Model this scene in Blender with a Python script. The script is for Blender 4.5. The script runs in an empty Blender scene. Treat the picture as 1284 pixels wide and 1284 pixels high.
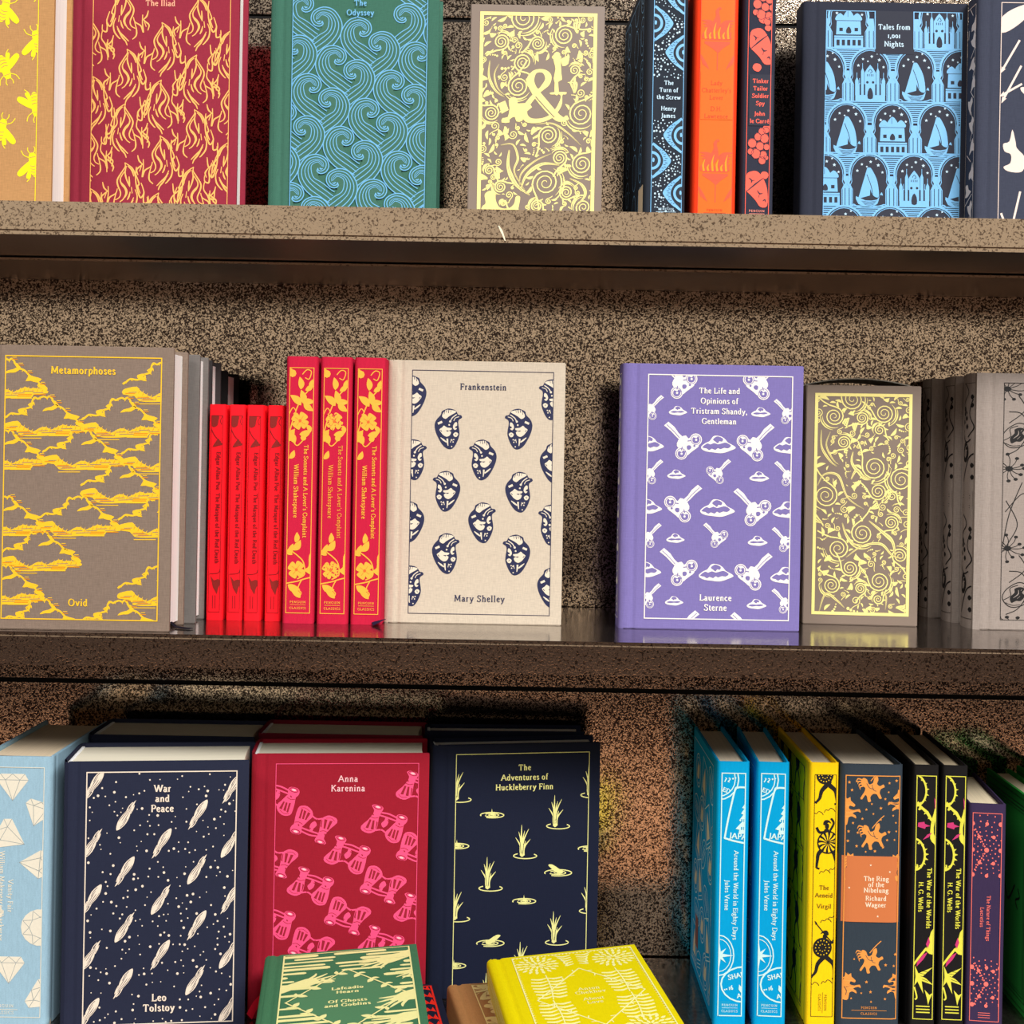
import bpy, bmesh, math, random
from math import sin, cos, pi, radians as R
from mathutils import Vector
from mathutils.geometry import tessellate_polygon

S = bpy.context.scene
COL = S.collection

# ---------------------------------------------------------------- camera, world, lamps, exposure
EYE = 1.45                       # eye height above the shop floor
FPX = 1650.0                     # focal length in pixels of a 1284 px frame
ROLL = R(1.05)                   # the phone was held slightly clockwise
HOR = -65.0                      # horizon relative to the frame centre (pixels, up is negative)
cam = bpy.data.cameras.new('camera')
cam.sensor_width = 36.0
cam.lens = 36.0 * FPX / 1284.0
cam.shift_x = HOR * sin(ROLL) / 1284.0
cam.shift_y = HOR * cos(ROLL) / 1284.0
cam.clip_start = 0.02
cam_o = bpy.data.objects.new('camera', cam)
COL.objects.link(cam_o)
cam_o.location = (0, 0, EYE)
from mathutils import Matrix
cam_o.rotation_euler = (Matrix.Rotation(R(90), 3, 'X') @ Matrix.Rotation(ROLL, 3, 'Z')).to_euler()
S.camera = cam_o

W_ = bpy.data.worlds.new('shop_light')
S.world = W_
W_.use_nodes = True
nt = W_.node_tree
nt.nodes.clear()
tc = nt.nodes.new('ShaderNodeTexCoord')
sx = nt.nodes.new('ShaderNodeSeparateXYZ')
mr = nt.nodes.new('ShaderNodeMapRange')
mr.inputs['From Min'].default_value = -1
mr.inputs['From Max'].default_value = 1
cr = nt.nodes.new('ShaderNodeValToRGB')
bg = nt.nodes.new('ShaderNodeBackground')
wo = nt.nodes.new('ShaderNodeOutputWorld')
nt.links.new(tc.outputs['Generated'], sx.inputs[0])
nt.links.new(sx.outputs['Z'], mr.inputs['Value'])
nt.links.new(mr.outputs[0], cr.inputs[0])
nt.links.new(cr.outputs[0], bg.inputs[0])
nt.links.new(bg.outputs[0], wo.inputs[0])
WORLD_RAMP = [(-1.0, (.10, .075, .06)), (-.42, (.10, .07, .055)), (-.34, (.20, .13, .09)), (-.245, (1.9, 1.06, .64)),
              (-.20, (.26, .17, .13)), (-.165, (.10, .073, .064)), (-.11, (.11, .08, .07)), (-.06, (.22, .17, .14)), (.0, (.88, .75, .60)),
              (.17, (1.0, .85, .67)), (.3, (.66, .63, .59)), (1.0, (.75, .73, .70))]
while len(cr.color_ramp.elements) < len(WORLD_RAMP):
    cr.color_ramp.elements.new(0.5)
for e, (z, c3) in zip(cr.color_ramp.elements, WORLD_RAMP):
    e.position = (z + 1) / 2
    e.color = (*c3, 1)
bg.inputs[1].default_value = 0.5

def area(name, loc, target, sx_, sy_, power, color):
    l = bpy.data.lights.new(name, 'AREA')
    l.shape = 'RECTANGLE'
    l.size, l.size_y = sx_, sy_
    l.energy = power
    l.color = color
    o = bpy.data.objects.new(name, l)
    COL.objects.link(o)
    o.location = loc
    d = Vector(target) - Vector(loc)
    o.rotation_euler = d.to_track_quat('-Z', 'Y').to_euler()
    return o
area('ceiling_and_fill_light', (1.9, -2.6, EYE + 2.6), (0, 1.05, EYE - .15), 2.6, .8, 280, (1.0, .98, .955))
area('ceiling_and_fill_light', (-1.9, -2.3, EYE + 2.9), (0, 1.05, EYE - .15), 1.6, .8, 66, (1.0, .98, .955))  # unseen fill lamp, added to lift the left-facing covers

S.view_settings.view_transform = 'Standard'
S.view_settings.look = 'None'
S.view_settings.gamma = 1
S.view_settings.use_curve_mapping = False
S.view_settings.exposure = 0.0

def P(x, y, D):
    """photo pixel + distance -> (X, Z relative to the eye)"""
    dx, dy = x - 642.0, y - 642.0
    xr = dx * cos(ROLL) + dy * sin(ROLL)
    yr = -dx * sin(ROLL) + dy * cos(ROLL)
    return xr / FPX * D, -(yr - HOR) / FPX * D

# ---------------------------------------------------------------- materials
def lin(c):
    return tuple((v / 255 / 12.92) if v / 255 <= .04045 else ((v / 255 + .055) / 1.055) ** 2.4 for v in c)
_mats = {}
def base_mat(name):
    m = bpy.data.materials.new(name)
    m.use_nodes = True
    b = m.node_tree.nodes['Principled BSDF']
    return m, m.node_tree, b
def N(t, kind, **kw):
    n = t.nodes.new(kind)
    for k, v in kw.items():
        setattr(n, k, v)
    return n
def cloth(name, rgb, slub=.10, rough=.82, k=1.0):
    """woven book cloth: slubby threads in both directions"""
    m, t, b = base_mat(name)
    c = [min(1, v * k) for v in lin(rgb)]
    tcn = N(t, 'ShaderNodeTexCoord')
    facs = []
    for sc in ((160, 900, 1600), (1600, 900, 160)):
        mp = N(t, 'ShaderNodeMapping')
        mp.inputs['Scale'].default_value = sc
        nz = N(t, 'ShaderNodeTexNoise')
        nz.inputs['Scale'].default_value = 1.0
        nz.inputs['Detail'].default_value = 2
        t.links.new(tcn.outputs['Object'], mp.inputs[0])
        t.links.new(mp.outputs[0], nz.inputs['Vector'])
        facs.append(nz)
    ad = N(t, 'ShaderNodeMath', operation='ADD')
    t.links.new(facs[0].outputs[0], ad.inputs[0])
    t.links.new(facs[1].outputs[0], ad.inputs[1])
    rmp = N(t, 'ShaderNodeMapRange')
    rmp.inputs['From Min'].default_value = .7
    rmp.inputs['From Max'].default_value = 1.3
    rmp.inputs['To Min'].default_value = 1 - slub
    rmp.inputs['To Max'].default_value = 1 + slub
    t.links.new(ad.outputs[0], rmp.inputs[0])
    mx = N(t, 'ShaderNodeVectorMath', operation='SCALE')
    mx.inputs[0].default_value = c
    t.links.new(rmp.outputs[0], mx.inputs['Scale'])
    t.links.new(mx.outputs[0], b.inputs['Base Color'])
    bp = N(t, 'ShaderNodeBump')
    bp.inputs['Strength'].default_value = .15
    bp.inputs['Distance'].default_value = .0003
    t.links.new(ad.outputs[0], bp.inputs['Height'])
    t.links.new(bp.outputs[0], b.inputs['Normal'])
    b.inputs['Roughness'].default_value = rough
    b.inputs['Specular IOR Level'].default_value = .1
    return m
def ink(name, rgb, rough=.55, k=1.0):
    """stamped pigment foil, very slightly mottled"""
    m, t, b = base_mat(name)
    c = [min(1, v * k) for v in lin(rgb)]
    nz = N(t, 'ShaderNodeTexNoise')
    tcn = N(t, 'ShaderNodeTexCoord')
    nz.inputs['Scale'].default_value = 500
    t.links.new(tcn.outputs['Object'], nz.inputs['Vector'])
    rmp = N(t, 'ShaderNodeMapRange')
    rmp.inputs['To Min'].default_value = .93
    rmp.inputs['To Max'].default_value = 1.05
    t.links.new(nz.outputs[0], rmp.inputs[0])
    mx = N(t, 'ShaderNodeVectorMath', operation='SCALE')
    mx.inputs[0].default_value = c
    t.links.new(rmp.outputs[0], mx.inputs['Scale'])
    t.links.new(mx.outputs[0], b.inputs['Base Color'])
    b.inputs['Roughness'].default_value = rough
    b.inputs['Specular IOR Level'].default_value = .3
    return m
def pages(name, rgb):
    """edge of a page block: fine lines, one per gathering of leaves (across the thickness, local y)"""
    m, t, b = base_mat(name)
    c = lin(rgb)
    tcn = N(t, 'ShaderNodeTexCoord')
    mp = N(t, 'ShaderNodeMapping')
    mp.inputs['Scale'].default_value = (12, 1500, 12)
    nz = N(t, 'ShaderNodeTexNoise')
    nz.inputs['Scale'].default_value = 1
    nz.inputs['Detail'].default_value = 3
    t.links.new(tcn.outputs['Object'], mp.inputs[0])
    t.links.new(mp.outputs[0], nz.inputs['Vector'])
    rmp = N(t, 'ShaderNodeMapRange')
    rmp.inputs['From Min'].default_value = .3
    rmp.inputs['From Max'].default_value = .7
    rmp.inputs['To Min'].default_value = .9
    rmp.inputs['To Max'].default_value = 1.03
    t.links.new(nz.outputs[0], rmp.inputs[0])
    mx = N(t, 'ShaderNodeVectorMath', operation='SCALE')
    mx.inputs[0].default_value = c
    t.links.new(rmp.outputs[0], mx.inputs['Scale'])
    t.links.new(mx.outputs[0], b.inputs['Base Color'])
    b.inputs['Roughness'].default_value = .9
    b.inputs['Specular IOR Level'].default_value = .1
    return m
def hammer(name, light, dark, lo, hi, bump, rough=.3, scale=330, metal=1.0):
    """hammertone stove enamel: bronze metallic skin broken by dark wrinkled pits"""
    m, t, b = base_mat(name)
    tcn = N(t, 'ShaderNodeTexCoord')
    nz = N(t, 'ShaderNodeTexNoise')
    nz.inputs['Scale'].default_value = scale
    nz.inputs['Detail'].default_value = 1.5
    nz.inputs['Distortion'].default_value = .8
    t.links.new(tcn.outputs['Object'], nz.inputs['Vector'])
    n2 = N(t, 'ShaderNodeTexNoise')
    n2.inputs['Scale'].default_value = 9
    t.links.new(tcn.outputs['Object'], n2.inputs['Vector'])
    big = N(t, 'ShaderNodeMapRange')
    big.inputs['To Min'].default_value = -.06
    big.inputs['To Max'].default_value = .06
    t.links.new(n2.outputs[0], big.inputs[0])
    ad = N(t, 'ShaderNodeMath', operation='ADD')
    t.links.new(nz.outputs[0], ad.inputs[0])
    t.links.new(big.outputs[0], ad.inputs[1])
    r = N(t, 'ShaderNodeMapRange')
    r.inputs['From Min'].default_value = lo
    r.inputs['From Max'].default_value = hi
    t.links.new(ad.outputs[0], r.inputs[0])
    mx = N(t, 'ShaderNodeMix', data_type='RGBA')
    mx.inputs['A'].default_value = (*dark, 1)
    mx.inputs['B'].default_value = (*light, 1)
    t.links.new(r.outputs[0], mx.inputs['Factor'])
    t.links.new(mx.outputs['Result'], b.inputs['Base Color'])
    b.inputs['Metallic'].default_value = metal
    b.inputs['Roughness'].default_value = rough
    bp = N(t, 'ShaderNodeBump')
    bp.inputs['Strength'].default_value = bump
    bp.inputs['Distance'].default_value = .0012
    t.links.new(nz.outputs[0], bp.inputs['Height'])
    t.links.new(bp.outputs[0], b.inputs['Normal'])
    return m
def plain(name, rgb, rough=.6, spec=.3, metal=0):
    m, t, b = base_mat(name)
    b.inputs['Base Color'].default_value = (*lin(rgb), 1)
    b.inputs['Roughness'].default_value = rough
    b.inputs['Specular IOR Level'].default_value = spec
    b.inputs['Metallic'].default_value = metal
    return m

# ---------------------------------------------------------------- objects
def obj(name, bm, mats, parent=None, smooth=True):
    me = bpy.data.meshes.new(name)
    bm.to_mesh(me)
    bm.free()
    for m in (mats if isinstance(mats, (list, tuple)) else [mats]):
        me.materials.append(m)
    if smooth:
        for p in me.polygons:
            p.use_smooth = True
        me.set_sharp_from_angle(angle=R(32))
    o = bpy.data.objects.new(name, me)
    COL.objects.link(o)
    if parent:
        o.parent = parent
    return o
def thing(name, label, cat, loc=(0, 0, 0), rot=(0, 0, 0), group=None):
    o = bpy.data.objects.new(name, None)
    o.empty_display_size = .02
    COL.objects.link(o)
    o.location = loc
    o.rotation_euler = rot
    o['label'] = label
    o['category'] = cat
    if group:
        o['group'] = group
    return o
def copy_tree(o, parent=None):
    c = o.copy()
    COL.objects.link(c)
    if parent:
        c.parent = parent
    for ch in list(o.children):
        copy_tree(ch, c)
    return c
def prism(profile, z0, z1, bev=.0004, bm=None, mat=0):
    """extrude an (x, y) outline from z0 to z1, rims slightly rounded (metres)"""
    own = bm is None
    b = bmesh.new()
    vs = [b.verts.new((x, y, z0)) for x, y in profile]
    f = b.faces.new(vs)
    r = bmesh.ops.extrude_face_region(b, geom=[f])
    top = [v for v in r['geom'] if isinstance(v, bmesh.types.BMVert)]
    bmesh.ops.translate(b, verts=top, vec=(0, 0, z1 - z0))
    bmesh.ops.recalc_face_normals(b, faces=b.faces)
    if bev:
        ed = [e for e in b.edges if abs(e.verts[0].co.z - e.verts[1].co.z) < 1e-7]
        bmesh.ops.bevel(b, geom=ed, offset=bev, segments=2, affect='EDGES', clamp_overlap=True)
    for f in b.faces:
        f.material_index = mat
    if own:
        return b
    join(bm, b)
def join(bm, other):
    mp = {v: bm.verts.new(v.co) for v in other.verts}
    for f in other.faces:
        try:
            g = bm.faces.new([mp[v] for v in f.verts])
            g.material_index = f.material_index
        except ValueError:
            pass
    other.free()
def box(x0, x1, y0, y1, z0, z1, bev=.001, seg=2):
    b = bmesh.new()
    bmesh.ops.create_cube(b, size=1)
    for v in b.verts:
        v.co = (x0 + (v.co.x + .5) * (x1 - x0), y0 + (v.co.y + .5) * (y1 - y0), z0 + (v.co.z + .5) * (z1 - z0))
    if bev:
        bmesh.ops.bevel(b, geom=list(b.edges), offset=bev, segments=seg, affect='EDGES')
    return b

# ---------------------------------------------------------------- stamped artwork: a small vector canvas (millimetres on the cover)
def smooth_pts(pts, closed=False, n=6):
    k = len(pts)
    if k < 3:
        return list(pts)
    out = []
    for i in range(k if closed else k - 1):
        p0 = pts[(i - 1) % k] if closed or i > 0 else pts[0]
        p1, p2 = pts[i], pts[(i + 1) % k]
        p3 = pts[(i + 2) % k] if closed or i < k - 2 else pts[-1]
        for j in range(n):
            t = j / n
            t2, t3 = t * t, t * t * t
            out.append(tuple(.5 * (2 * b + (c - a) * t + (2 * a - 5 * b + 4 * c - d) * t2 + (3 * b - a - 3 * c + d) * t3)
                             for a, b, c, d in zip(p0, p1, p2, p3)))
    if not closed:
        out.append(tuple(pts[-1]))
    return out
def clip_poly(poly, r):
    for ax, lim, sg in ((0, r[0], 1), (0, r[2], -1), (1, r[1], 1), (1, r[3], -1)):
        out = []
        for i in range(len(poly)):
            a, b = poly[i - 1], poly[i]
            ia, ib = (a[ax] - lim) * sg >= 0, (b[ax] - lim) * sg >= 0
            if ia != ib:
                t = (lim - a[ax]) / (b[ax] - a[ax])
                out.append((a[0] + t * (b[0] - a[0]), a[1] + t * (b[1] - a[1])))
            if ib:
                out.append(b)
        poly = out
        if len(poly) < 3:
            return []
    return poly
def ident(p):
    return p
def at(M, x, y, s=1.0, r=0.0, fx=1, fy=1):
    c_, s_ = cos(R(r)), sin(R(r))
    def f(p):
        a, b = p[0] * fx * s, p[1] * fy * s
        return M((x + a * c_ - b * s_, y + a * s_ + b * c_))
    return f
def quad_map(tl, tr, bl, rect):
    """crop pixels of the frame printed on the cover -> millimetres on that cover"""
    u0, v0, u1, v1 = rect
    ax, ay = tr[0] - tl[0], tr[1] - tl[1]
    bx, by = bl[0] - tl[0], bl[1] - tl[1]
    det = ax * by - ay * bx
    def f(p):
        x, y = p[0] - tl[0], p[1] - tl[1]
        a = (x * by - y * bx) / det
        b = (ax * y - ay * x) / det
        return (u0 + a * (u1 - u0), v1 - b * (v1 - v0))
    return f
class Canvas:
    def __init__(self, to3d, rect):
        self.to3d, self.rect = to3d, rect
        self.polys = []
        self.M = ident
    def poly(self, pts, m, l):
        q = pts
        r = self.rect
        if r and any(p[0] < r[0] or p[0] > r[2] or p[1] < r[1] or p[1] > r[3] for p in pts):
            q = clip_poly(pts, r)
        if len(q) >= 3:
            self.polys.append((q, m, l))
    def s(self, pts, w=.5, m=1, l=0, M=None, closed=False, sm=True, tp=None, n=6):
        """stroke; tp = (start, middle, end) width factors"""
        M = M or self.M
        q = smooth_pts(pts, closed, n) if sm else list(pts)
        q = [M(p) for p in q]
        k = len(q)
        if k < 2:
            return
        L, Rr = [], []
        for i in range(k):
            if closed:
                a, b = q[i - 1], q[(i + 1) % k]
            else:
                a, b = q[max(0, i - 1)], q[min(k - 1, i + 1)]
            dx, dy = b[0] - a[0], b[1] - a[1]
            d = math.hypot(dx, dy) or 1e-9
            if tp:
                t = i / (k - 1)
                f = tp[0] + (tp[1] - tp[0]) * 2 * t if t < .5 else tp[1] + (tp[2] - tp[1]) * (2 * t - 1)
            else:
                f = 1
            nx, ny = -dy / d * w * f / 2, dx / d * w * f / 2
            # mitre for sharp polyline corners
            if not sm and (closed or 0 < i < k - 1):
                e = (q[(i + 1) % k][0] - q[i][0], q[(i + 1) % k][1] - q[i][1])
                el = math.hypot(*e) or 1e-9
                cs = abs((e[0] * dx + e[1] * dy) / (el * d))
                nx, ny = nx / max(cs, .45), ny / max(cs, .45)
            L.append((q[i][0] + nx, q[i][1] + ny))
            Rr.append((q[i][0] - nx, q[i][1] - ny))
        for i in range(k if closed else k - 1):
            j = (i + 1) % k
            self.poly([L[i], Rr[i], Rr[j], L[j]], m, l)
    def f(self, pts, m=1, l=0, M=None, sm=True, n=4):
        M = M or self.M
        q = smooth_pts(pts, True, n) if sm and len(pts) > 2 else list(pts)
        q = [M(p) for p in q]
        tris = tessellate_polygon([[Vector((p[0], p[1], 0)) for p in q]])
        for t in tris:
            self.poly([q[i] for i in t], m, l)
    def d(self, x, y, r, m=1, l=0, M=None, n=8, ry=None):
        M = M or self.M
        self.poly([M((x + r * cos(2 * pi * i / n), y + (ry or r) * sin(2 * pi * i / n))) for i in range(n)], m, l)
    def ring(self, x, y, r, w=.5, m=1, l=0, M=None, ry=None, n=20, a0=0, a1=360):
        pts = [(x + r * cos(R(a0 + (a1 - a0) * i / n)), y + (ry or r) * sin(R(a0 + (a1 - a0) * i / n))) for i in range(n + 1)]
        self.s(pts, w, m, l, M, sm=False)
    def frame(self, w=.6, m=1, l=3, inset=0):
        r = self.rect
        a, b, c, d = r[0] + inset, r[1] + inset, r[2] - inset, r[3] - inset
        for q in ([(a, b), (c, b), (c, b + w), (a, b + w)], [(a, d - w), (c, d - w), (c, d), (a, d)],
                  [(a, b + w), (a + w, b + w), (a + w, d - w), (a, d - w)], [(c - w, b + w), (c, b + w), (c, d - w), (c - w, d - w)]):
            # cut long bars so that they follow a rounded spine
            x0, x1 = q[0][0], q[1][0]
            k = max(1, int((x1 - x0) / 4))
            for i in range(k):
                xa, xb = x0 + (x1 - x0) * i / k, x0 + (x1 - x0) * (i + 1) / k
                self.polys.append(([(xa, q[0][1]), (xb, q[0][1]), (xb, q[2][1]), (xa, q[2][1])], m, l))
    def panel(self, x0, y0, x1, y1, m, l):
        k = max(1, int((x1 - x0) / 1.2))
        for i in range(k):
            a, b = x0 + (x1 - x0) * i / k, x0 + (x1 - x0) * (i + 1) / k
            self.polys.append(([(a, y0), (b, y0), (b, y1), (a, y1)], m, l))
    def text(self, txt, x, y, size, m=1, l=2, rot=0, align='c', bold=1.0, track=0.0):
        """size = cap height in mm; (x, y) = baseline point in mm"""
        k = size / 7.0
        adv = [GLYPH.get(ch, (3, ''))[0] + 1.05 + track for ch in txt]
        tot = sum(adv) - 1.05
        px = {'c': -tot / 2, 'l': 0, 'r': -tot}[align]
        c_, s_ = cos(R(rot)), sin(R(rot))
        for ch, a in zip(txt, adv):
            def M(p, px=px):
                gx, gy = (p[0] + px) * k, p[1] * k
                return (x + gx * c_ - gy * s_, y + gx * s_ + gy * c_)
            for st in glyph_strokes(ch):
                kind, pts = st
                if kind == 'd':
                    self.d(pts[0][0], pts[0][1], .62 * bold, m, l, M, 6)
                elif kind == 's':
                    gx, gy = pts[0]
                    self.poly([M((gx - .95, gy - .18)), M((gx + .95, gy - .18)), M((gx + .95, gy + .2)), M((gx - .95, gy + .2))], m, l)
                else:
                    q = smooth_pts(pts, False, 4) if kind == 'c' else pts
                    # broad nib: thick down-strokes, thin cross-strokes
                    L, Q = [], []
                    for i in range(len(q)):
                        a_, b_ = q[max(0, i - 1)], q[min(len(q) - 1, i + 1)]
                        dx, dy = b_[0] - a_[0], b_[1] - a_[1]
                        d = math.hypot(dx, dy) or 1e-9
                        th = math.atan2(dy, dx)
                        w = (.52 + .62 * abs(sin(th + .35))) * bold / 2
                        L.append((q[i][0] - dy / d * w, q[i][1] + dx / d * w))
                        Q.append((q[i][0] + dy / d * w, q[i][1] - dx / d * w))
                    for i in range(len(q) - 1):
                        self.poly([M(L[i]), M(Q[i]), M(Q[i + 1]), M(L[i + 1])], m, l)
            px += a
    def lines(self, rows, x, y, size, lead, **kw):
        for i, r in enumerate(rows):
            self.text(r, x, y - i * lead, size, **kw)
    def into(self, bm):
        n_ = 0
        for q, m, l in self.polys:
            n_ += 1
            vs = [bm.verts.new(self.to3d(p[0], p[1], l + (n_ % 61) * .015)) for p in q]   # foil never lies exactly in one plane with its neighbour
            try:
                f = bm.faces.new(vs)
                f.material_index = m
            except ValueError:
                pass

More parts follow.
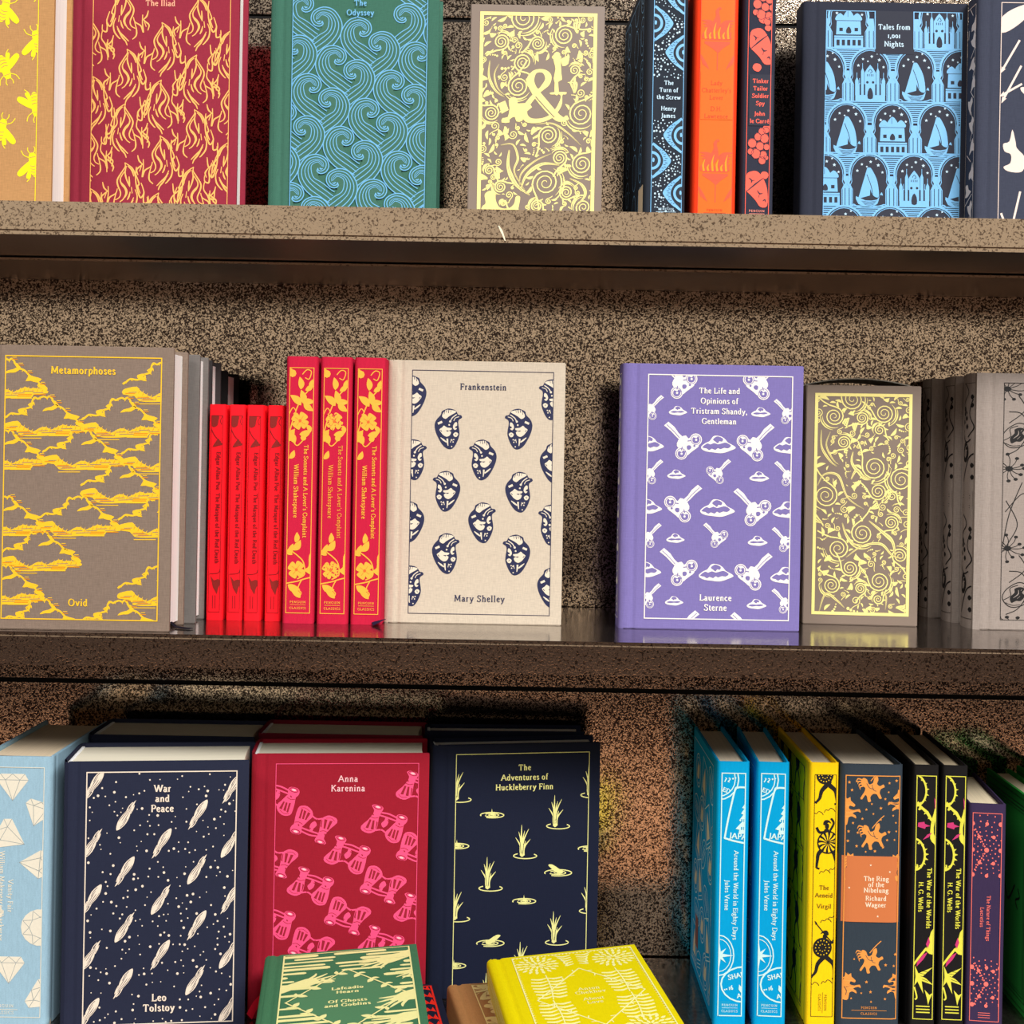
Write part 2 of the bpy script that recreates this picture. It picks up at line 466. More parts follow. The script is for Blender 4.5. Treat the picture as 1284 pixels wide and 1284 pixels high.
# book lettering: cap height 7, x-height 4.6; c = curve, l = line, s = serif, d = dot
GL = {
'A': (6, 'l0,0 3,7;l3,7 6,0;l1.2,2.4 4.8,2.4;s0,0;s6,0'),
'B': (4.8, 'l1,0 1,7;c1,7 3.2,6.9 4,5.4 3.2,3.9 1,3.8;c1,3.8 3.7,3.6 4.6,1.9 3.6,.2 1,0;s.6,0;s.6,7'),
'C': (5.6, 'c5.2,5.4 4.2,6.8 2.6,6.9 .9,5.4 .6,3.2 1.4,1 3.2,0 4.7,.4 5.5,1.6;l5.3,7 5.3,5.2'),
'D': (6, 'l1,0 1,7;c1,7 3.6,6.9 5.4,5.6 5.8,3.5 5.2,1.3 3.4,.1 1,0;s.6,0;s.6,7'),
'E': (4.8, 'l1,0 1,7;l1,6.8 4.4,6.8 4.4,5.5;l1,3.6 3.4,3.6;l3.4,4.3 3.4,2.9;l1,.2 4.7,.2 4.8,1.6;s.6,0;s.6,7'),
'F': (4.4, 'l1,0 1,7;l1,6.8 4.4,6.8 4.4,5.4;l1,3.5 3.4,3.5;l3.4,4.2 3.4,2.8;s1,0;s.6,7'),
'G': (6.2, 'c5.4,5.4 4.2,6.8 2.6,6.9 .9,5.4 .6,3.2 1.4,1 3.2,0 4.6,.2 5.5,1;l5.5,.6 5.5,3;l5.4,7 5.4,5.2;s5.4,3'),
'H': (6, 'l1,0 1,7;l5.2,0 5.2,7;l1,3.6 5.2,3.6;s1,0;s1,7;s5.2,0;s5.2,7'),
'I': (2, 'l1,0 1,7;s1,0;s1,7'),
'J': (2.4, 'c1.5,7 1.5,3 1.4,.4 .8,-1 -.3,-1.4;s1.5,7'),
'K': (5.6, 'l1,0 1,7;l4.8,7 1.2,3.2;l2.4,4.2 5.4,0;s1,0;s1,7;s4.8,7;s5.2,0'),
'L': (4.6, 'l1,0 1,7;l1,.2 4.4,.2 4.6,1.8;s1,7;s.6,0'),
'M': (7.4, 'l1,0 1.4,7;l1.4,7 3.8,1;l3.8,1 6.2,7;l6.2,7 6.6,0;s1,0;s6.6,0;s1,7;s6.6,7'),
'N': (6.2, 'l1,0 1,7;l1,7 5.4,0;l5.4,0 5.4,7;s1,0;s.7,7;s5.4,7'),
'O': (6.4, 'c3.2,7 1.2,6 .5,3.5 1.2,1 3.2,0 5.2,1 5.9,3.5 5.2,6 3.2,7'),
'P': (4.6, 'l1,0 1,7;c1,7 3.4,6.9 4.4,5.3 3.6,3.6 1,3.3;s1,0;s.6,7'),
'Q': (6.4, 'c3.2,7 1.2,6 .5,3.5 1.2,1 3.2,0 5.2,1 5.9,3.5 5.2,6 3.2,7;l3.4,1 6.4,-1.4'),
'R': (5.4, 'l1,0 1,7;c1,7 3.4,6.9 4.2,5.3 3.4,3.7 1,3.5;l2.6,3.5 5.2,0;s1,0;s.6,7;s5.3,0'),
'S': (4.4, 'c3.8,5.6 3.2,6.7 2,6.9 .9,6.2 .9,4.8 2.2,3.8 3.6,2.8 3.9,1.4 3,.2 1.7,0 .6,.6 .4,1.6;l3.9,6.9 3.9,5.4;l.4,0 .4,1.6'),
'T': (5.4, 'l2.7,0 2.7,7;l.2,5.4 .4,6.8 5,6.8 5.2,5.4;s2.7,0'),
'U': (5.8, 'c1,7 1,2.6 1.6,.6 3,0 4.4,.6 5,2.6 5,7;s1,7;s5,7'),
'V': (5.8, 'l.2,7 2.9,0;l2.9,0 5.6,7;s.2,7;s5.6,7'),
'W': (8.4, 'l.2,7 2.3,0;l2.3,0 4.3,6.6;l4.3,6.6 6.2,0;l6.2,0 8.2,7;s.2,7;s8.2,7;s4.2,7'),
'X': (5.4, 'l.4,7 5,0;l5,7 .4,0;s.4,7;s5,7;s.4,0;s5,0'),
'Y': (5.4, 'l.2,7 2.7,3.2;l5.2,7 2.7,3.2;l2.7,3.2 2.7,0;s.2,7;s5.2,7;s2.7,0'),
'Z': (4.8, 'l.4,5.6 .6,6.8 4.4,6.8;l4.4,6.8 .3,.2;l.3,.2 4.5,.2 4.7,1.6'),
'a': (3.6, 'c.6,3.6 1.3,4.5 2.4,4.3 2.8,3.4 2.8,1 3.1,.2 3.8,.3;c2.8,2.8 1.2,2.3 .4,1.2 .9,.1 2,.2 2.8,1.2'),
'b': (4, 'l.9,0 .9,7.2;c.9,3.6 2.2,4.6 3.5,3.8 3.8,2.3 3.2,.6 2,0 .9,.8;s.6,7.1'),
'c': (3.4, 'c3.1,3.7 2.2,4.5 1.1,4 .5,2.4 .9,.8 2,0 3.3,.9'),
'd': (4.1, 'l3.2,0 3.2,7.2;c3.2,3.8 2.1,4.5 .9,3.8 .5,2.2 1,.5 2.1,.1 3.2,1;s2.9,7.1;s3.5,.1'),
'e': (3.5, 'l.6,2.5 3.1,2.7;c3.1,2.7 2.9,4.1 1.9,4.5 .8,3.8 .5,2.2 1.1,.6 2.2,.1 3.3,1'),
'f': (2.4, 'c2.9,6.7 2.2,7.2 1.4,6.6 1.2,5 1.2,0;l.2,4.4 2.4,4.4;s1.2,0'),
'g': (3.8, 'c1.8,4.5 .7,3.9 .6,2.8 1.8,1.9 2.9,2.8 2.8,3.9 1.8,4.5;c1.1,2 .6,1.1 1.3,.5 2.9,.2 3.5,-.8 2.8,-1.9 1.4,-2.1 .3,-1.4 .5,-.4 1.4,.4;l2.6,4 3.8,4.5'),
'h': (4.2, 'l.9,0 .9,7.2;c.9,3.2 2,4.5 3.1,4.3 3.4,3 3.4,0;s.9,0;s3.4,0;s.6,7.1'),
'i': (1.8, 'l.9,0 .9,4.5;s.9,0;s.6,4.4;d.9,6.4'),
'j': (1.8, 'c1,4.5 1,0 .8,-1.5 -.3,-2;s.7,4.4;d1,6.4'),
'k': (4, 'l.9,0 .9,7.2;l3.3,4.4 1,2.2;l1.8,2.8 3.8,0;s.9,0;s.6,7.1;s3.6,0;s3.2,4.4'),
'l': (1.8, 'l.9,0 .9,7.2;s.9,0;s.6,7.1'),
'm': (6.4, 'l.9,0 .9,4.5;c.9,3.2 1.9,4.5 2.9,4.3 3.2,3 3.2,0;c3.2,3.2 4.2,4.5 5.3,4.3 5.6,3 5.6,0;s.9,0;s3.2,0;s5.6,0;s.6,4.4'),
'n': (4.2, 'l.9,0 .9,4.5;c.9,3.2 2,4.5 3.1,4.3 3.4,3 3.4,0;s.9,0;s3.4,0;s.6,4.4'),
'o': (3.9, 'c1.95,4.5 .8,3.8 .5,2.2 .9,.7 1.95,.1 3,.7 3.4,2.2 3,3.8 1.95,4.5'),
'p': (4, 'l.9,-2.2 .9,4.5;c.9,3.5 2.2,4.6 3.5,3.8 3.8,2.3 3.2,.6 2,0 .9,.8;s.9,-2.2;s.6,4.4'),
'q': (4, 'l3.2,-2.2 3.2,4.5;c3.2,3.8 2.1,4.5 .9,3.8 .5,2.2 1,.5 2.1,.1 3.2,1;s3.2,-2.2'),
'r': (2.9, 'l.9,0 .9,4.5;c.9,3 1.7,4.4 2.8,4.2;s.9,0;s.6,4.4'),
's': (3, 'c2.6,3.6 2,4.5 1,4.3 .7,3.3 1.6,2.5 2.6,1.6 2.4,.4 1.3,.1 .5,1'),
't': (2.4, 'c1.1,5.8 1.1,2 1.3,.4 2,.1 2.6,.6;l.2,4.4 2.4,4.4'),
'u': (4.2, 'c.9,4.5 .9,1.6 1.4,.2 2.4,.2 3.3,1.4;l3.3,0 3.3,4.5;s.6,4.4;s3,4.4;s3.6,.1'),
'v': (4, 'l.4,4.5 2,0;l2,0 3.6,4.5;s.4,4.4;s3.6,4.4'),
'w': (5.8, 'l.3,4.5 1.7,0;l1.7,0 2.9,4.2;l2.9,4.2 4.2,0;l4.2,0 5.5,4.5;s.3,4.4;s5.5,4.4'),
'x': (3.8, 'l.4,4.5 3.4,0;l3.4,4.5 .4,0;s.5,4.4;s3.3,4.4;s.5,0;s3.3,0'),
'y': (4, 'l.4,4.5 2.1,0;c3.7,4.5 2.1,0 1.4,-1.6 .2,-2;s.4,4.4;s3.6,4.4'),
'z': (3.4, 'l.5,4.3 3,4.3;l3,4.3 .4,.2;l.4,.2 3.1,.2'),
'0': (3.8, 'c1.9,4.5 .8,3.8 .5,2.2 .9,.7 1.9,.1 2.9,.7 3.3,2.2 2.9,3.8 1.9,4.5'),
'1': (2, 'l1,0 1,4.5;s1,0;s1,4.4'),
'2': (3.6, 'c.6,5.4 1.6,6.6 2.9,5.8 2.6,3.8 .5,.2;l.5,.2 3.3,.2'),
'3': (3.6, 'c.6,6 1.7,6.6 2.7,5.6 1.5,3.8;c1.5,3.8 3,2.9 2.8,.8 1.4,0 .4,.8'),
'6': (3.6, 'c2.8,6.6 1.1,5 .5,2.4 1.2,.3 2.4,.3 3,2 2,3.4 .7,2.4'),
'7': (3.4, 'l.4,6.6 3.1,6.6;l3.1,6.6 1.2,0'),
',': (1.4, 'c.8,.4 .9,-.4 .4,-1.3;d.7,.4'),
'.': (1.4, 'd.7,.4'),
"'": (1.2, 'l.7,7 .5,5.4'),
'-': (2.6, 'l.4,2.4 2.2,2.4'),
'\u00e9': (3.5, 'l.6,2.5 3.1,2.7;c3.1,2.7 2.9,4.1 1.9,4.5 .8,3.8 .5,2.2 1.1,.6 2.2,.1 3.3,1;l1.6,5.4 2.8,6.9'),
' ': (1.6, ''),
}
GLYPH = GL
_gc = {}
def glyph_strokes(ch):
    if ch not in _gc:
        out = []
        for st in GL.get(ch, (3, ''))[1].split(';'):
            if st:
                out.append((st[0], [tuple(float(v) for v in p.split(',')) for p in st[1:].split()]))
        _gc[ch] = out
    return _gc[ch]
# ---------------------------------------------------------------- the bookcase
DF, DB = .935, 1.16               # distance of the shelf fronts and of the back panel
ZT, ZM, ZB = EYE + .1785, EYE - .1284, EYE - .4354   # shelf surfaces
TH = .0238
bronze = hammer('hammered_bronze_enamel', (.90, .72, .55), (.065, .046, .038), .46, .55, .055, .09, 690)
bronze_edge = hammer('hammered_bronze_edge', (.86, .69, .53), (.26, .19, .145), .36, .46, .05, .08, 620)
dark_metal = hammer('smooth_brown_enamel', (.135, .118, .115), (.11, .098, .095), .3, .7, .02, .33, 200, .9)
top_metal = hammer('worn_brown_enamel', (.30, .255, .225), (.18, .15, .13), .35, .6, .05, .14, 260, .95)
rim_metal = hammer('rim_highlight_paint', (.95, .86, .70), (.30, .22, .16), .40, .52, .3, .38, 500, .6)  # bright top rim of the shelf fronts: edge highlight put into the colour
seam = plain('seam_black', (12, 9, 8), .8)
case = thing('bookcase', 'dark bronze hammered metal bookcase holding three rows of clothbound books', 'bookcase', (0, DF, ZB))
def cpart(name, bm, mats, **k):
    o = obj(name, bm, mats, case, **k)
    o.location = (0, -DF, -ZB)
    return o
XS = .80
for z0, z1 in ((EYE - .60, EYE - .2035), (EYE - .1995, EYE + .3855), (EYE + .3895, EYE + .60)):
    cpart('back_panel', box(-XS, XS, DB, DB + .002, z0, z1, .0008), bronze)
cpart('backing_sheet', box(-XS, XS, DB + .003, DB + .005, EYE - .60, EYE + .60, 0), seam)
for z in (ZT, ZM, ZB):
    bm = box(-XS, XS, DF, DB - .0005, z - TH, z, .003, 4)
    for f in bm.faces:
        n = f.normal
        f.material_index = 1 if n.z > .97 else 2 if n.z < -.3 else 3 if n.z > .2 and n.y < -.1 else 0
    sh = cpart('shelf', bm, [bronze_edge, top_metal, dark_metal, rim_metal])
    lb = box(-XS, XS, 1.043, DB - .0006, z - TH - .0030, z - TH - .0012, .0002)
    for f in lb.faces:
        f.material_index = 1 if f.normal.y < -.9 else 0  # lighter front face paints in the lip's thin highlight line
    obj('lip', lb, [dark_metal, bronze_edge], sh)
for s in (-1, 1):
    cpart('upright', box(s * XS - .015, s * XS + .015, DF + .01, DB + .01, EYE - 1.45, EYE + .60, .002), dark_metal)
# pale nick in the paint of the top shelf's front edge
bm = bmesh.new()
cv = Canvas(lambda u, v, l: Vector((u / 1000, DF - .00012, EYE + v / 1000)), None)
x0, z0 = P(625, 283, DF); x1, z1 = P(629, 290, DF); x2, z2 = P(633.5, 302, DF)
cv.s([(x0 * 1000, z0 * 1000), (x1 * 1000, z1 * 1000), (x2 * 1000, z2 * 1000)], 1.3, 0, 0, tp=(.5, 1.2, .5))
cv.into(bm)
sc_ = obj('paint_nick', bm, plain('bare_primer', (245, 235, 205), .6), bpy.data.objects['shelf'], smooth=False)
sc_['label'] = 'small pale nick in the paint'

# ---------------------------------------------------------------- books
PAGE_W = pages('page_edges_white', (253, 250, 246))
PAGE_C = pages('page_edges_cream', (255, 246, 222))
HEADB = plain('headband_thread', (225, 225, 225), .7)
def book(name, label, W, H, T, mat, pos, face='front', group=None, yaw=0, lean=0, tilt=0, inks=(), front=None, spine=None, back=None,
         fr=(17, 8, 127.5, 197.5), sr=None, page=PAGE_W, bulge=1.6, sq=12, ribbon=None, cat='book', hinge=9.0, bead=True, frm=.55, sfrm=.5, gap=3.2):
    """W x H x T in millimetres; pos = (X of the spine-side front corner, distance, z)."""
    rot = {'front': (R(lean), R(tilt), R(yaw)), 'spine': (0, 0, R(90 + yaw)), 'flat': (R(-90), R(tilt), R(yaw))}[face]
    root = thing(name, label, cat, pos, rot, group)
    k = .001
    mats = [mat] + list(inks)
    bt = 2.6                                        # board thickness
    h = hinge
    prof = [(2.4, .5), (h - 4, .02), (h - 2.2, .1), (h - .9, .85), (h + .9, .85), (h + 2.2, .1), (h + 3.4, 0), (W, 0), (W, bt), (2.4, bt)]
    # front cover
    bm = prism([(a * k, b * k) for a, b in prof], 0, H * k, .0006)
    if front:
        c = Canvas(lambda u, v, l: Vector((u * k, (-.14 - .07 * l) * k, v * k)), fr)
        front(c)
        if frm:
            c.frame(frm)
        c.into(bm)
    obj('front_cover', bm, mats, root)
    bm = prism([(a * k, (T - b) * k) for a, b in prof], 0, H * k, .0006)
    if back:
        c = Canvas(lambda u, v, l: Vector(((W - u) * k, (T + .14 + .05 * l) * k, v * k)), (W - fr[2], fr[1], W - fr[0], fr[3]))
        back(c)
        c.frame(.55)
        c.into(bm)
    obj('back_cover', bm, mats, root)
    # spine
    def sxf(y):
        t = max(0, min(1, y / T))
        return 2.4 - (2.4 + bulge) * (1 - abs(2 * t - 1) ** sq)
    ns = 28
    ys = [T * (.5 - .5 * cos(pi * i / ns)) for i in range(ns + 1)]
    outer = [(sxf(y), y) for y in ys]
    inner = [(sxf(T / 2) + 1.8, T - 1.6), (sxf(T / 2) + 1.8, 1.6)]
    outer[0], outer[-1] = (2.5, .02), (2.5, T - .02)
    bm = prism([(a * k, b * k) for a, b in outer + inner], 0, H * k, .0004)
    if spine:
        r = sr or (T * .13, 7.5, T * .87, H - 7.5)
        c = Canvas(lambda u, v, l: Vector(((sxf(T - u) - .26 - .06 * l) * k, (T - u) * k, v * k)), r)
        spine(c)
        if sfrm:
            c.frame(sfrm)
        c.into(bm)
    obj('spine', bm, mats, root)
    # page block: rounded back, slightly hollow fore-edge
    x1 = W - gap - 1
    n = 10
    fore = [(x1 - .9 * sin(pi * i / n), bt + .05 + (T - 2 * bt - .1) * i / n) for i in range(n + 1)]
    bm = prism([(a * k, b * k) for a, b in [(sxf(T / 2) + 2.2, bt + .05)] + fore + [(sxf(T / 2) + 2.2, T - bt - .05)]],
               gap * k, (H - gap) * k, .0002)
    pb = obj('page_block', bm, page, root)
    if bead:
        c2 = bmesh.new()
        for i in range(int(T - 2 * bt - 1)):
            y = bt + .5 + i + .5
            bb = box((sxf(T / 2) + 1.9) * k, (sxf(T / 2) + 4.2) * k, (y - .42) * k, (y + .42) * k, (H - gap - .3) * k, (H - gap + 1.1) * k, .0003, 1)
            join(c2, bb)
        if len(c2.verts):
            obj('headband', c2, HEADB, pb)
        else:
            c2.free()
    if ribbon:                                      # (material, [(edge point, edge point), ...]) in mm
        bm = bmesh.new()
        vs = [[bm.verts.new((p[0] * k, p[1] * k, (p[2] + z) * k)) for p, z in ((a, 0), (b, 0), (b, .35), (a, .35))] for a, b in ribbon[1]]
        for a, b in zip(vs, vs[1:]):
            for i in range(4):
                bm.faces.new((a[i], a[(i + 1) % 4], b[(i + 1) % 4], b[i]))
        bm.faces.new(vs[0])
        bm.faces.new(vs[-1][::-1])
        bmesh.ops.recalc_face_normals(bm, faces=bm.faces)
        obj('ribbon_marker', bm, ribbon[0], root)
    return root
def XR(x, y, D):
    return P(x, y, D)[0]
# ---------------------------------------------------------------- stamped artwork (drawn on the covers themselves)
def leaf(c, M, x, y, L, r, w=.36, m=1, l=0, bend=.15):
    """pointed leaf bowed to one side, from (x, y) along angle r"""
    T = at(M, x, y, L, r)
    n = 9
    top, bot = [], []
    for i in range(n + 1):
        t = i / n
        cy = bend * 3.2 * t * (1 - t) * (1 - .35 * t)
        h = w * .52 * sin(pi * t ** .85) ** .9 if 0 < i < n else 0
        top.append((t, cy + h))
        bot.append((t, cy - h))
    c.f(top + bot[::-1][1:-1], m, l, T, sm=False)
def spiral(c, M, x, y, r, a0, turns, w, m=1, l=0, tail=0, fx=1, tp=(.6, .8, 1.2)):
    pts = []
    n = int(14 * turns)
    for i in range(n + 1):
        t = i / n
        a = R(a0) + fx * 2 * pi * turns * (t - 1)
        q = r * (.12 + .88 * t)
        pts.append((x + q * cos(a), y + q * sin(a)))
    if tail:
        a = R(a0)
        ex, ey = pts[-1]
        tx, ty = -sin(a) * fx, cos(a) * fx
        for t in (.35, .7, 1):
            pts.append((ex + tail * t * tx + cos(a) * tail * .35 * t * t, ey + tail * t * ty + sin(a) * tail * .35 * t * t))
    c.s(pts, w, m, l, M, sm=False, tp=tp)
    return pts[-1]
def scrollwork(c, M, spirals, seed, area_, nleaf, unit, sw, avoid=(), fronds=()):
    """spirals with tails, leaves, sprays and bead trails filling the free ground"""
    rnd = random.Random(seed)
    busy = [(x, y, r * 1.1) for x, y, r, *_ in spirals] + list(avoid)
    for pts, w in fronds:                                # long acanthus fronds with a fine vein
        c.s(pts, w, M=M, tp=(.3, 1.2, .25))
        c.s(pts, .28, 2, 1, M)
        busy += [(p[0], p[1], unit * .16 + w * 2.2) for p in smooth_pts(pts, False, 4)]
    for i, (x, y, r, a0, fx) in enumerate(spirals):
        spiral(c, M, x, y, r, a0, 2.5 if r > unit * .5 else 2.0, sw, tail=r * 1.9, fx=fx, tp=(.6, 1.0, 1.5))
        for k, q in enumerate((1.2, 1.4)):               # thin arcs that follow the outer turn
            b0 = a0 + 150 + 25 * k
            c.s([(x + r * q * cos(R(b0 + d)), y + r * q * sin(R(b0 + d))) for d in range(0, 120 - 20 * k, 14)], sw * 1.3, M=M, tp=(.2, 1.2, .2))
        for k in range(3):
            a = a0 - fx * (20 + 42 * k)
            leaf(c, M, x + r * 1.05 * cos(R(a)), y + r * 1.05 * sin(R(a)), r * (.7 - .1 * k), a + fx * 40, .34, bend=.25 * fx)
    x0, y0, x1, y1 = area_
    tries = made = 0
    while made < nleaf and tries < 9000:
        tries += 1
        x, y = rnd.uniform(x0, x1), rnd.uniform(y0, y1)
        L = unit * rnd.uniform(.4, 1.0) * (1 if tries < 4000 else .6)
        if any(math.hypot(x - b[0], y - b[1]) < b[2] + L * .40 for b in busy):
            continue
        made += 1
        busy.append((x, y, L * .38))
        r = rnd.uniform(0, 360)
        T = at(M, x, y, 1, r)
        q = rnd.random()
        if q < .42:
            leaf(c, T, -L * .5, 0, L, 0, .30, bend=rnd.choice((-.2, .2)))
        elif q < .56:
            for k in range(4):
                c.d(-L * .42 + k * L * .28, (k - 1.5) ** 2 * L * .03, L * (.08 + .022 * k), M=T, n=7)
        elif q < .72:
            sg = rnd.choice((-1, 1))
            for k in range(3):
                c.s([(-L * .5, sg * L * .06 * k), (-L * .1, sg * L * (.06 + .17 * k)), (L * (.5 - .08 * k), sg * L * (.02 + .25 * k)), (L * (.62 - .14 * k), -sg * L * (.2 - .2 * k))], sw * 1.5, M=T, tp=(.25, 1.3, .15))
        else:
            spiral(c, T, 0, 0, L * .4, 90, 1.7, sw * .9, tail=L * .6, tp=(.6, 1, .8))

FLAME = ['885,60 880,110 930,190 975,270 970,340 935,430 950,490 1000,520', '885,60 800,120 765,180 750,240 745,330', '850,100 800,150 770,230', '865,100 880,180 860,270 820,360',
         '870,150 915,210 940,270 920,330 880,380 868,440 900,510 945,545', '935,300 880,360 855,430 880,490', '740,110 748,200 740,340 690,490 645,440 655,380 680,310', '745,210 705,320 722,352 690,440',
         '755,390 728,470 740,560 790,630 815,650', '770,490 810,570 870,630 920,680', '775,520 830,620 880,680 900,730', '800,360 790,440', '815,420 830,480 850,520', '830,230 826,300 822,350',
         '590,470 592,540 640,560 650,500 640,440', '592,540 580,640 630,720 655,800 660,910', '975,380 995,440 1070,490 1100,570 1088,450 1090,350', '1088,420 1140,370 1160,300', '1085,400 1130,440 1170,480 1155,545', '1110,430 1135,500',
         '990,440 1015,540 1010,610 965,655', '640,730 700,770 720,650', '640,740 650,690', '690,770 740,840 725,900']
FLAME = [[((float(q.split(',')[0]) - 885) * .394, (float(q.split(',')[1]) - 60) * .394) for q in s.split()] for s in FLAME]
def art_flames(c):
    M = quad_map((438, -58), (1114, -46), (428, 1093), c.rect)
    A = [(776, 412), (601, 527), (948, 290), (429, 642), (1118, 170), (938, 836), (768, 962), (598, 1085), (1108, 716), (430, 100), (258, 760), (600, -20)]
    B = [(775, 132), (605, 262), (440, 395), (771, 684), (600, 815), (938, 556), (1108, 436), (430, 940), (948, 8), (265, 520), (938, 1105), (1108, 1000)]
    for lst, fx in ((A, 1), (B, -1)):
        for x, y in lst:
            T = at(M, x, y, 1, 0, fx)
            for pts in FLAME:
                if any(p[1] + y < 58 and 635 < x + fx * p[0] < 920 for p in pts):
                    continue
                c.s(pts, 1.15, 1, 0, T, tp=(.55, 1.1, .6))
    c.text('The Iliad', 72.5, c.rect[3] - 17.2, 4.5, m=3, l=4, bold=1.2)

def art_waves(c):
    M = quad_map((276, -6), (1052, 8), (228, 1317), c.rect)
    ttl = lambda x, y: y < 70 and 470 < x < 870
    def curl(x, y, fx, l):
        T = at(M, x, y, 1, 0, fx)
        c.f([(40, -16), (26, -58), (-30, -84), (-90, -66), (-134, 0), (-132, 62), (-98, 120), (-42, 168), (34, 216), (66, 176), (30, 120), (-20, 40), (-8, 28), (26, 18)], 2, l, T, n=3)
        l += .95
        c.s([(-20, -4), (-26, 14), (-6, 27), (24, 18), (42, -16), (26, -58), (-30, -82), (-90, -64), (-132, 0), (-130, 62), (-96, 120), (-40, 168), (34, 214)], .82, 1, l, T)
        c.s([(-22, -2), (-16, 10), (2, 12), (22, -4), (26, -34), (4, -58), (-34, -68), (-82, -50), (-114, 4), (-108, 62), (-70, 114), (-14, 156), (44, 198)], .72, 1, l, T)
        for k in range(3):
            c.s([(12 - 4 * k, -10 - 2 * k), (8 - 8 * k, -36 + 4 * k), (-24, -54 + 8 * k), (-70 + 8 * k, -40 + 8 * k), (-96 + 18 * k, 6), (-84 + 19 * k, 60 - 5 * k), (-42 + 22 * k, 106 - 13 * k), (14 + 18 * k, 146 - 14 * k), (56 + 8 * k, 180 - 24 * k)], .66, 1, l, T, tp=(.5, 1, 1))
        c.s([(-10, -6), (-4, 2), (6, -2)], .9, 1, l, T)
    spots = []
    for i in range(-5, 9):
        for j in range(-5, 7):
            x, y = 680 - 147 * i + 330 * j, 205 + 159 * i + 143 * j
            spots += [(y, x, 1), (y + 82, x + 68, -1)]
    spots = [q for q in sorted(spots) if 120 < q[1] < 1200 and -160 < q[0] < 1420 and not ttl(q[1], q[0])]
    for k, (y, x, fx) in enumerate(spots):
        curl(x, y, fx, 20 * (y + 160) / 1580)
    c.lines(['The', 'Odyssey'], 72.5, c.rect[3] - 8.2, 4.5, 7.9, bold=1.15, m=1, l=24)
    c.frame(.6, 1, 24)

def art_big_scroll(c):
    M = quad_map((178, 25), (855, 68), (163, 1272), c.rect)
    r = c.rect
    sp = [(430, 75, 72, 200, 1), (665, 185, 58, -60, 1), (300, 205, 46, 90, 1), (510, 225, 42, 200, -1), (425, 330, 52, 100, -1), (400, 465, 62, -120, 1),
          (725, 388, 32, 60, 1), (245, 612, 46, -100, -1), (765, 640, 72, -100, 1), (575, 757, 56, 170, -1), (640, 890, 44, 60, 1), (235, 942, 28, 0, 1),
          (560, 1030, 78, 150, -1), (300, 1040, 36, -60, 1), (680, 1090, 42, 60, -1), (510, 1160, 36, 0, 1), (770, 930, 60, -90, 1), (780, 1180, 50, 0, -1), (318, 1136, 18, 0, 1)]
    fr_ = (([(235, 310), (230, 400), (265, 480), (320, 525)], 2.6), ([(290, 330), (262, 390), (280, 470), (330, 520)], 1.6),
                   ([(350, 830), (345, 930), (390, 1030), (470, 1095)], 4.2), ([(300, 800), (370, 800), (400, 880), (380, 960), (450, 1080)], 2.2),
                   ([(640, 930), (540, 920), (450, 980), (415, 1070)], 3.4), ([(600, 860), (500, 900), (420, 970), (410, 1050)], 1.8),
                   ([(500, 690), (600, 690), (690, 750), (770, 830)], 1.8), ([(700, 1010), (770, 1050), (790, 1110), (740, 1170)], 3.0))
    scrollwork(c, M, sp, 4, (195, 50, 830, 1240), 220, 68, .85,
               [(520, 440, 95), (560, 590, 120), (640, 400, 70), (640, 560, 70), (370, 600, 95), (290, 600, 50), (250, 1150, 80), (390, 1150, 50)], [(p, w * .72) for p, w in fr_])
    # ampersand
    c.f([(455, 470), (450, 420), (490, 378), (550, 376), (590, 410), (580, 465), (520, 515), (455, 600), (470, 650), (540, 655), (600, 625), (640, 560), (640, 525), (590, 522), (590, 510), (675, 512), (672, 526), (655, 530),
         (650, 590), (600, 655), (520, 682), (440, 670), (420, 600), (470, 530), (500, 500)], 1, 1, M)
    c.f([(445, 440), (462, 430), (530, 510), (640, 640), (690, 668), (650, 682), (600, 660), (500, 545)], 1, 1, M)
    c.f([(492, 430), (505, 395), (540, 395), (555, 430), (535, 465), (515, 485), (498, 460)], 2, 2, M)
    c.s([(500, 530), (560, 600), (610, 655)], .8, 2, 2, M)
    # two readers in silhouette
    c.f([(610, 455), (604, 430), (614, 375), (606, 340), (600, 300), (618, 278), (640, 288), (645, 320), (690, 300), (688, 350), (655, 362), (645, 330), (648, 400), (652, 440), (630, 452), (635, 520), (610, 522)], 1, 1, M, n=2)
    c.f([(350, 590), (345, 545), (370, 525), (395, 540), (398, 565), (450, 565), (480, 590), (440, 620), (425, 665), (390, 668), (380, 640), (350, 655), (350, 672), (305, 670), (310, 645), (340, 640)], 1, 1, M, n=2)
    c.f([(285, 560), (325, 545), (345, 600), (305, 620)], 1, 1, M, sm=False)
    c.f([(180, 1200), (195, 1150), (215, 1130), (210, 1080), (240, 1060), (270, 1075), (275, 1120), (300, 1160), (350, 1165), (380, 1140), (390, 1100), (415, 1105), (405, 1170), (400, 1230), (180, 1240)], 1, 1, M)
    a, b, e, f_ = r
    c.frame(2.9, 1, 3)

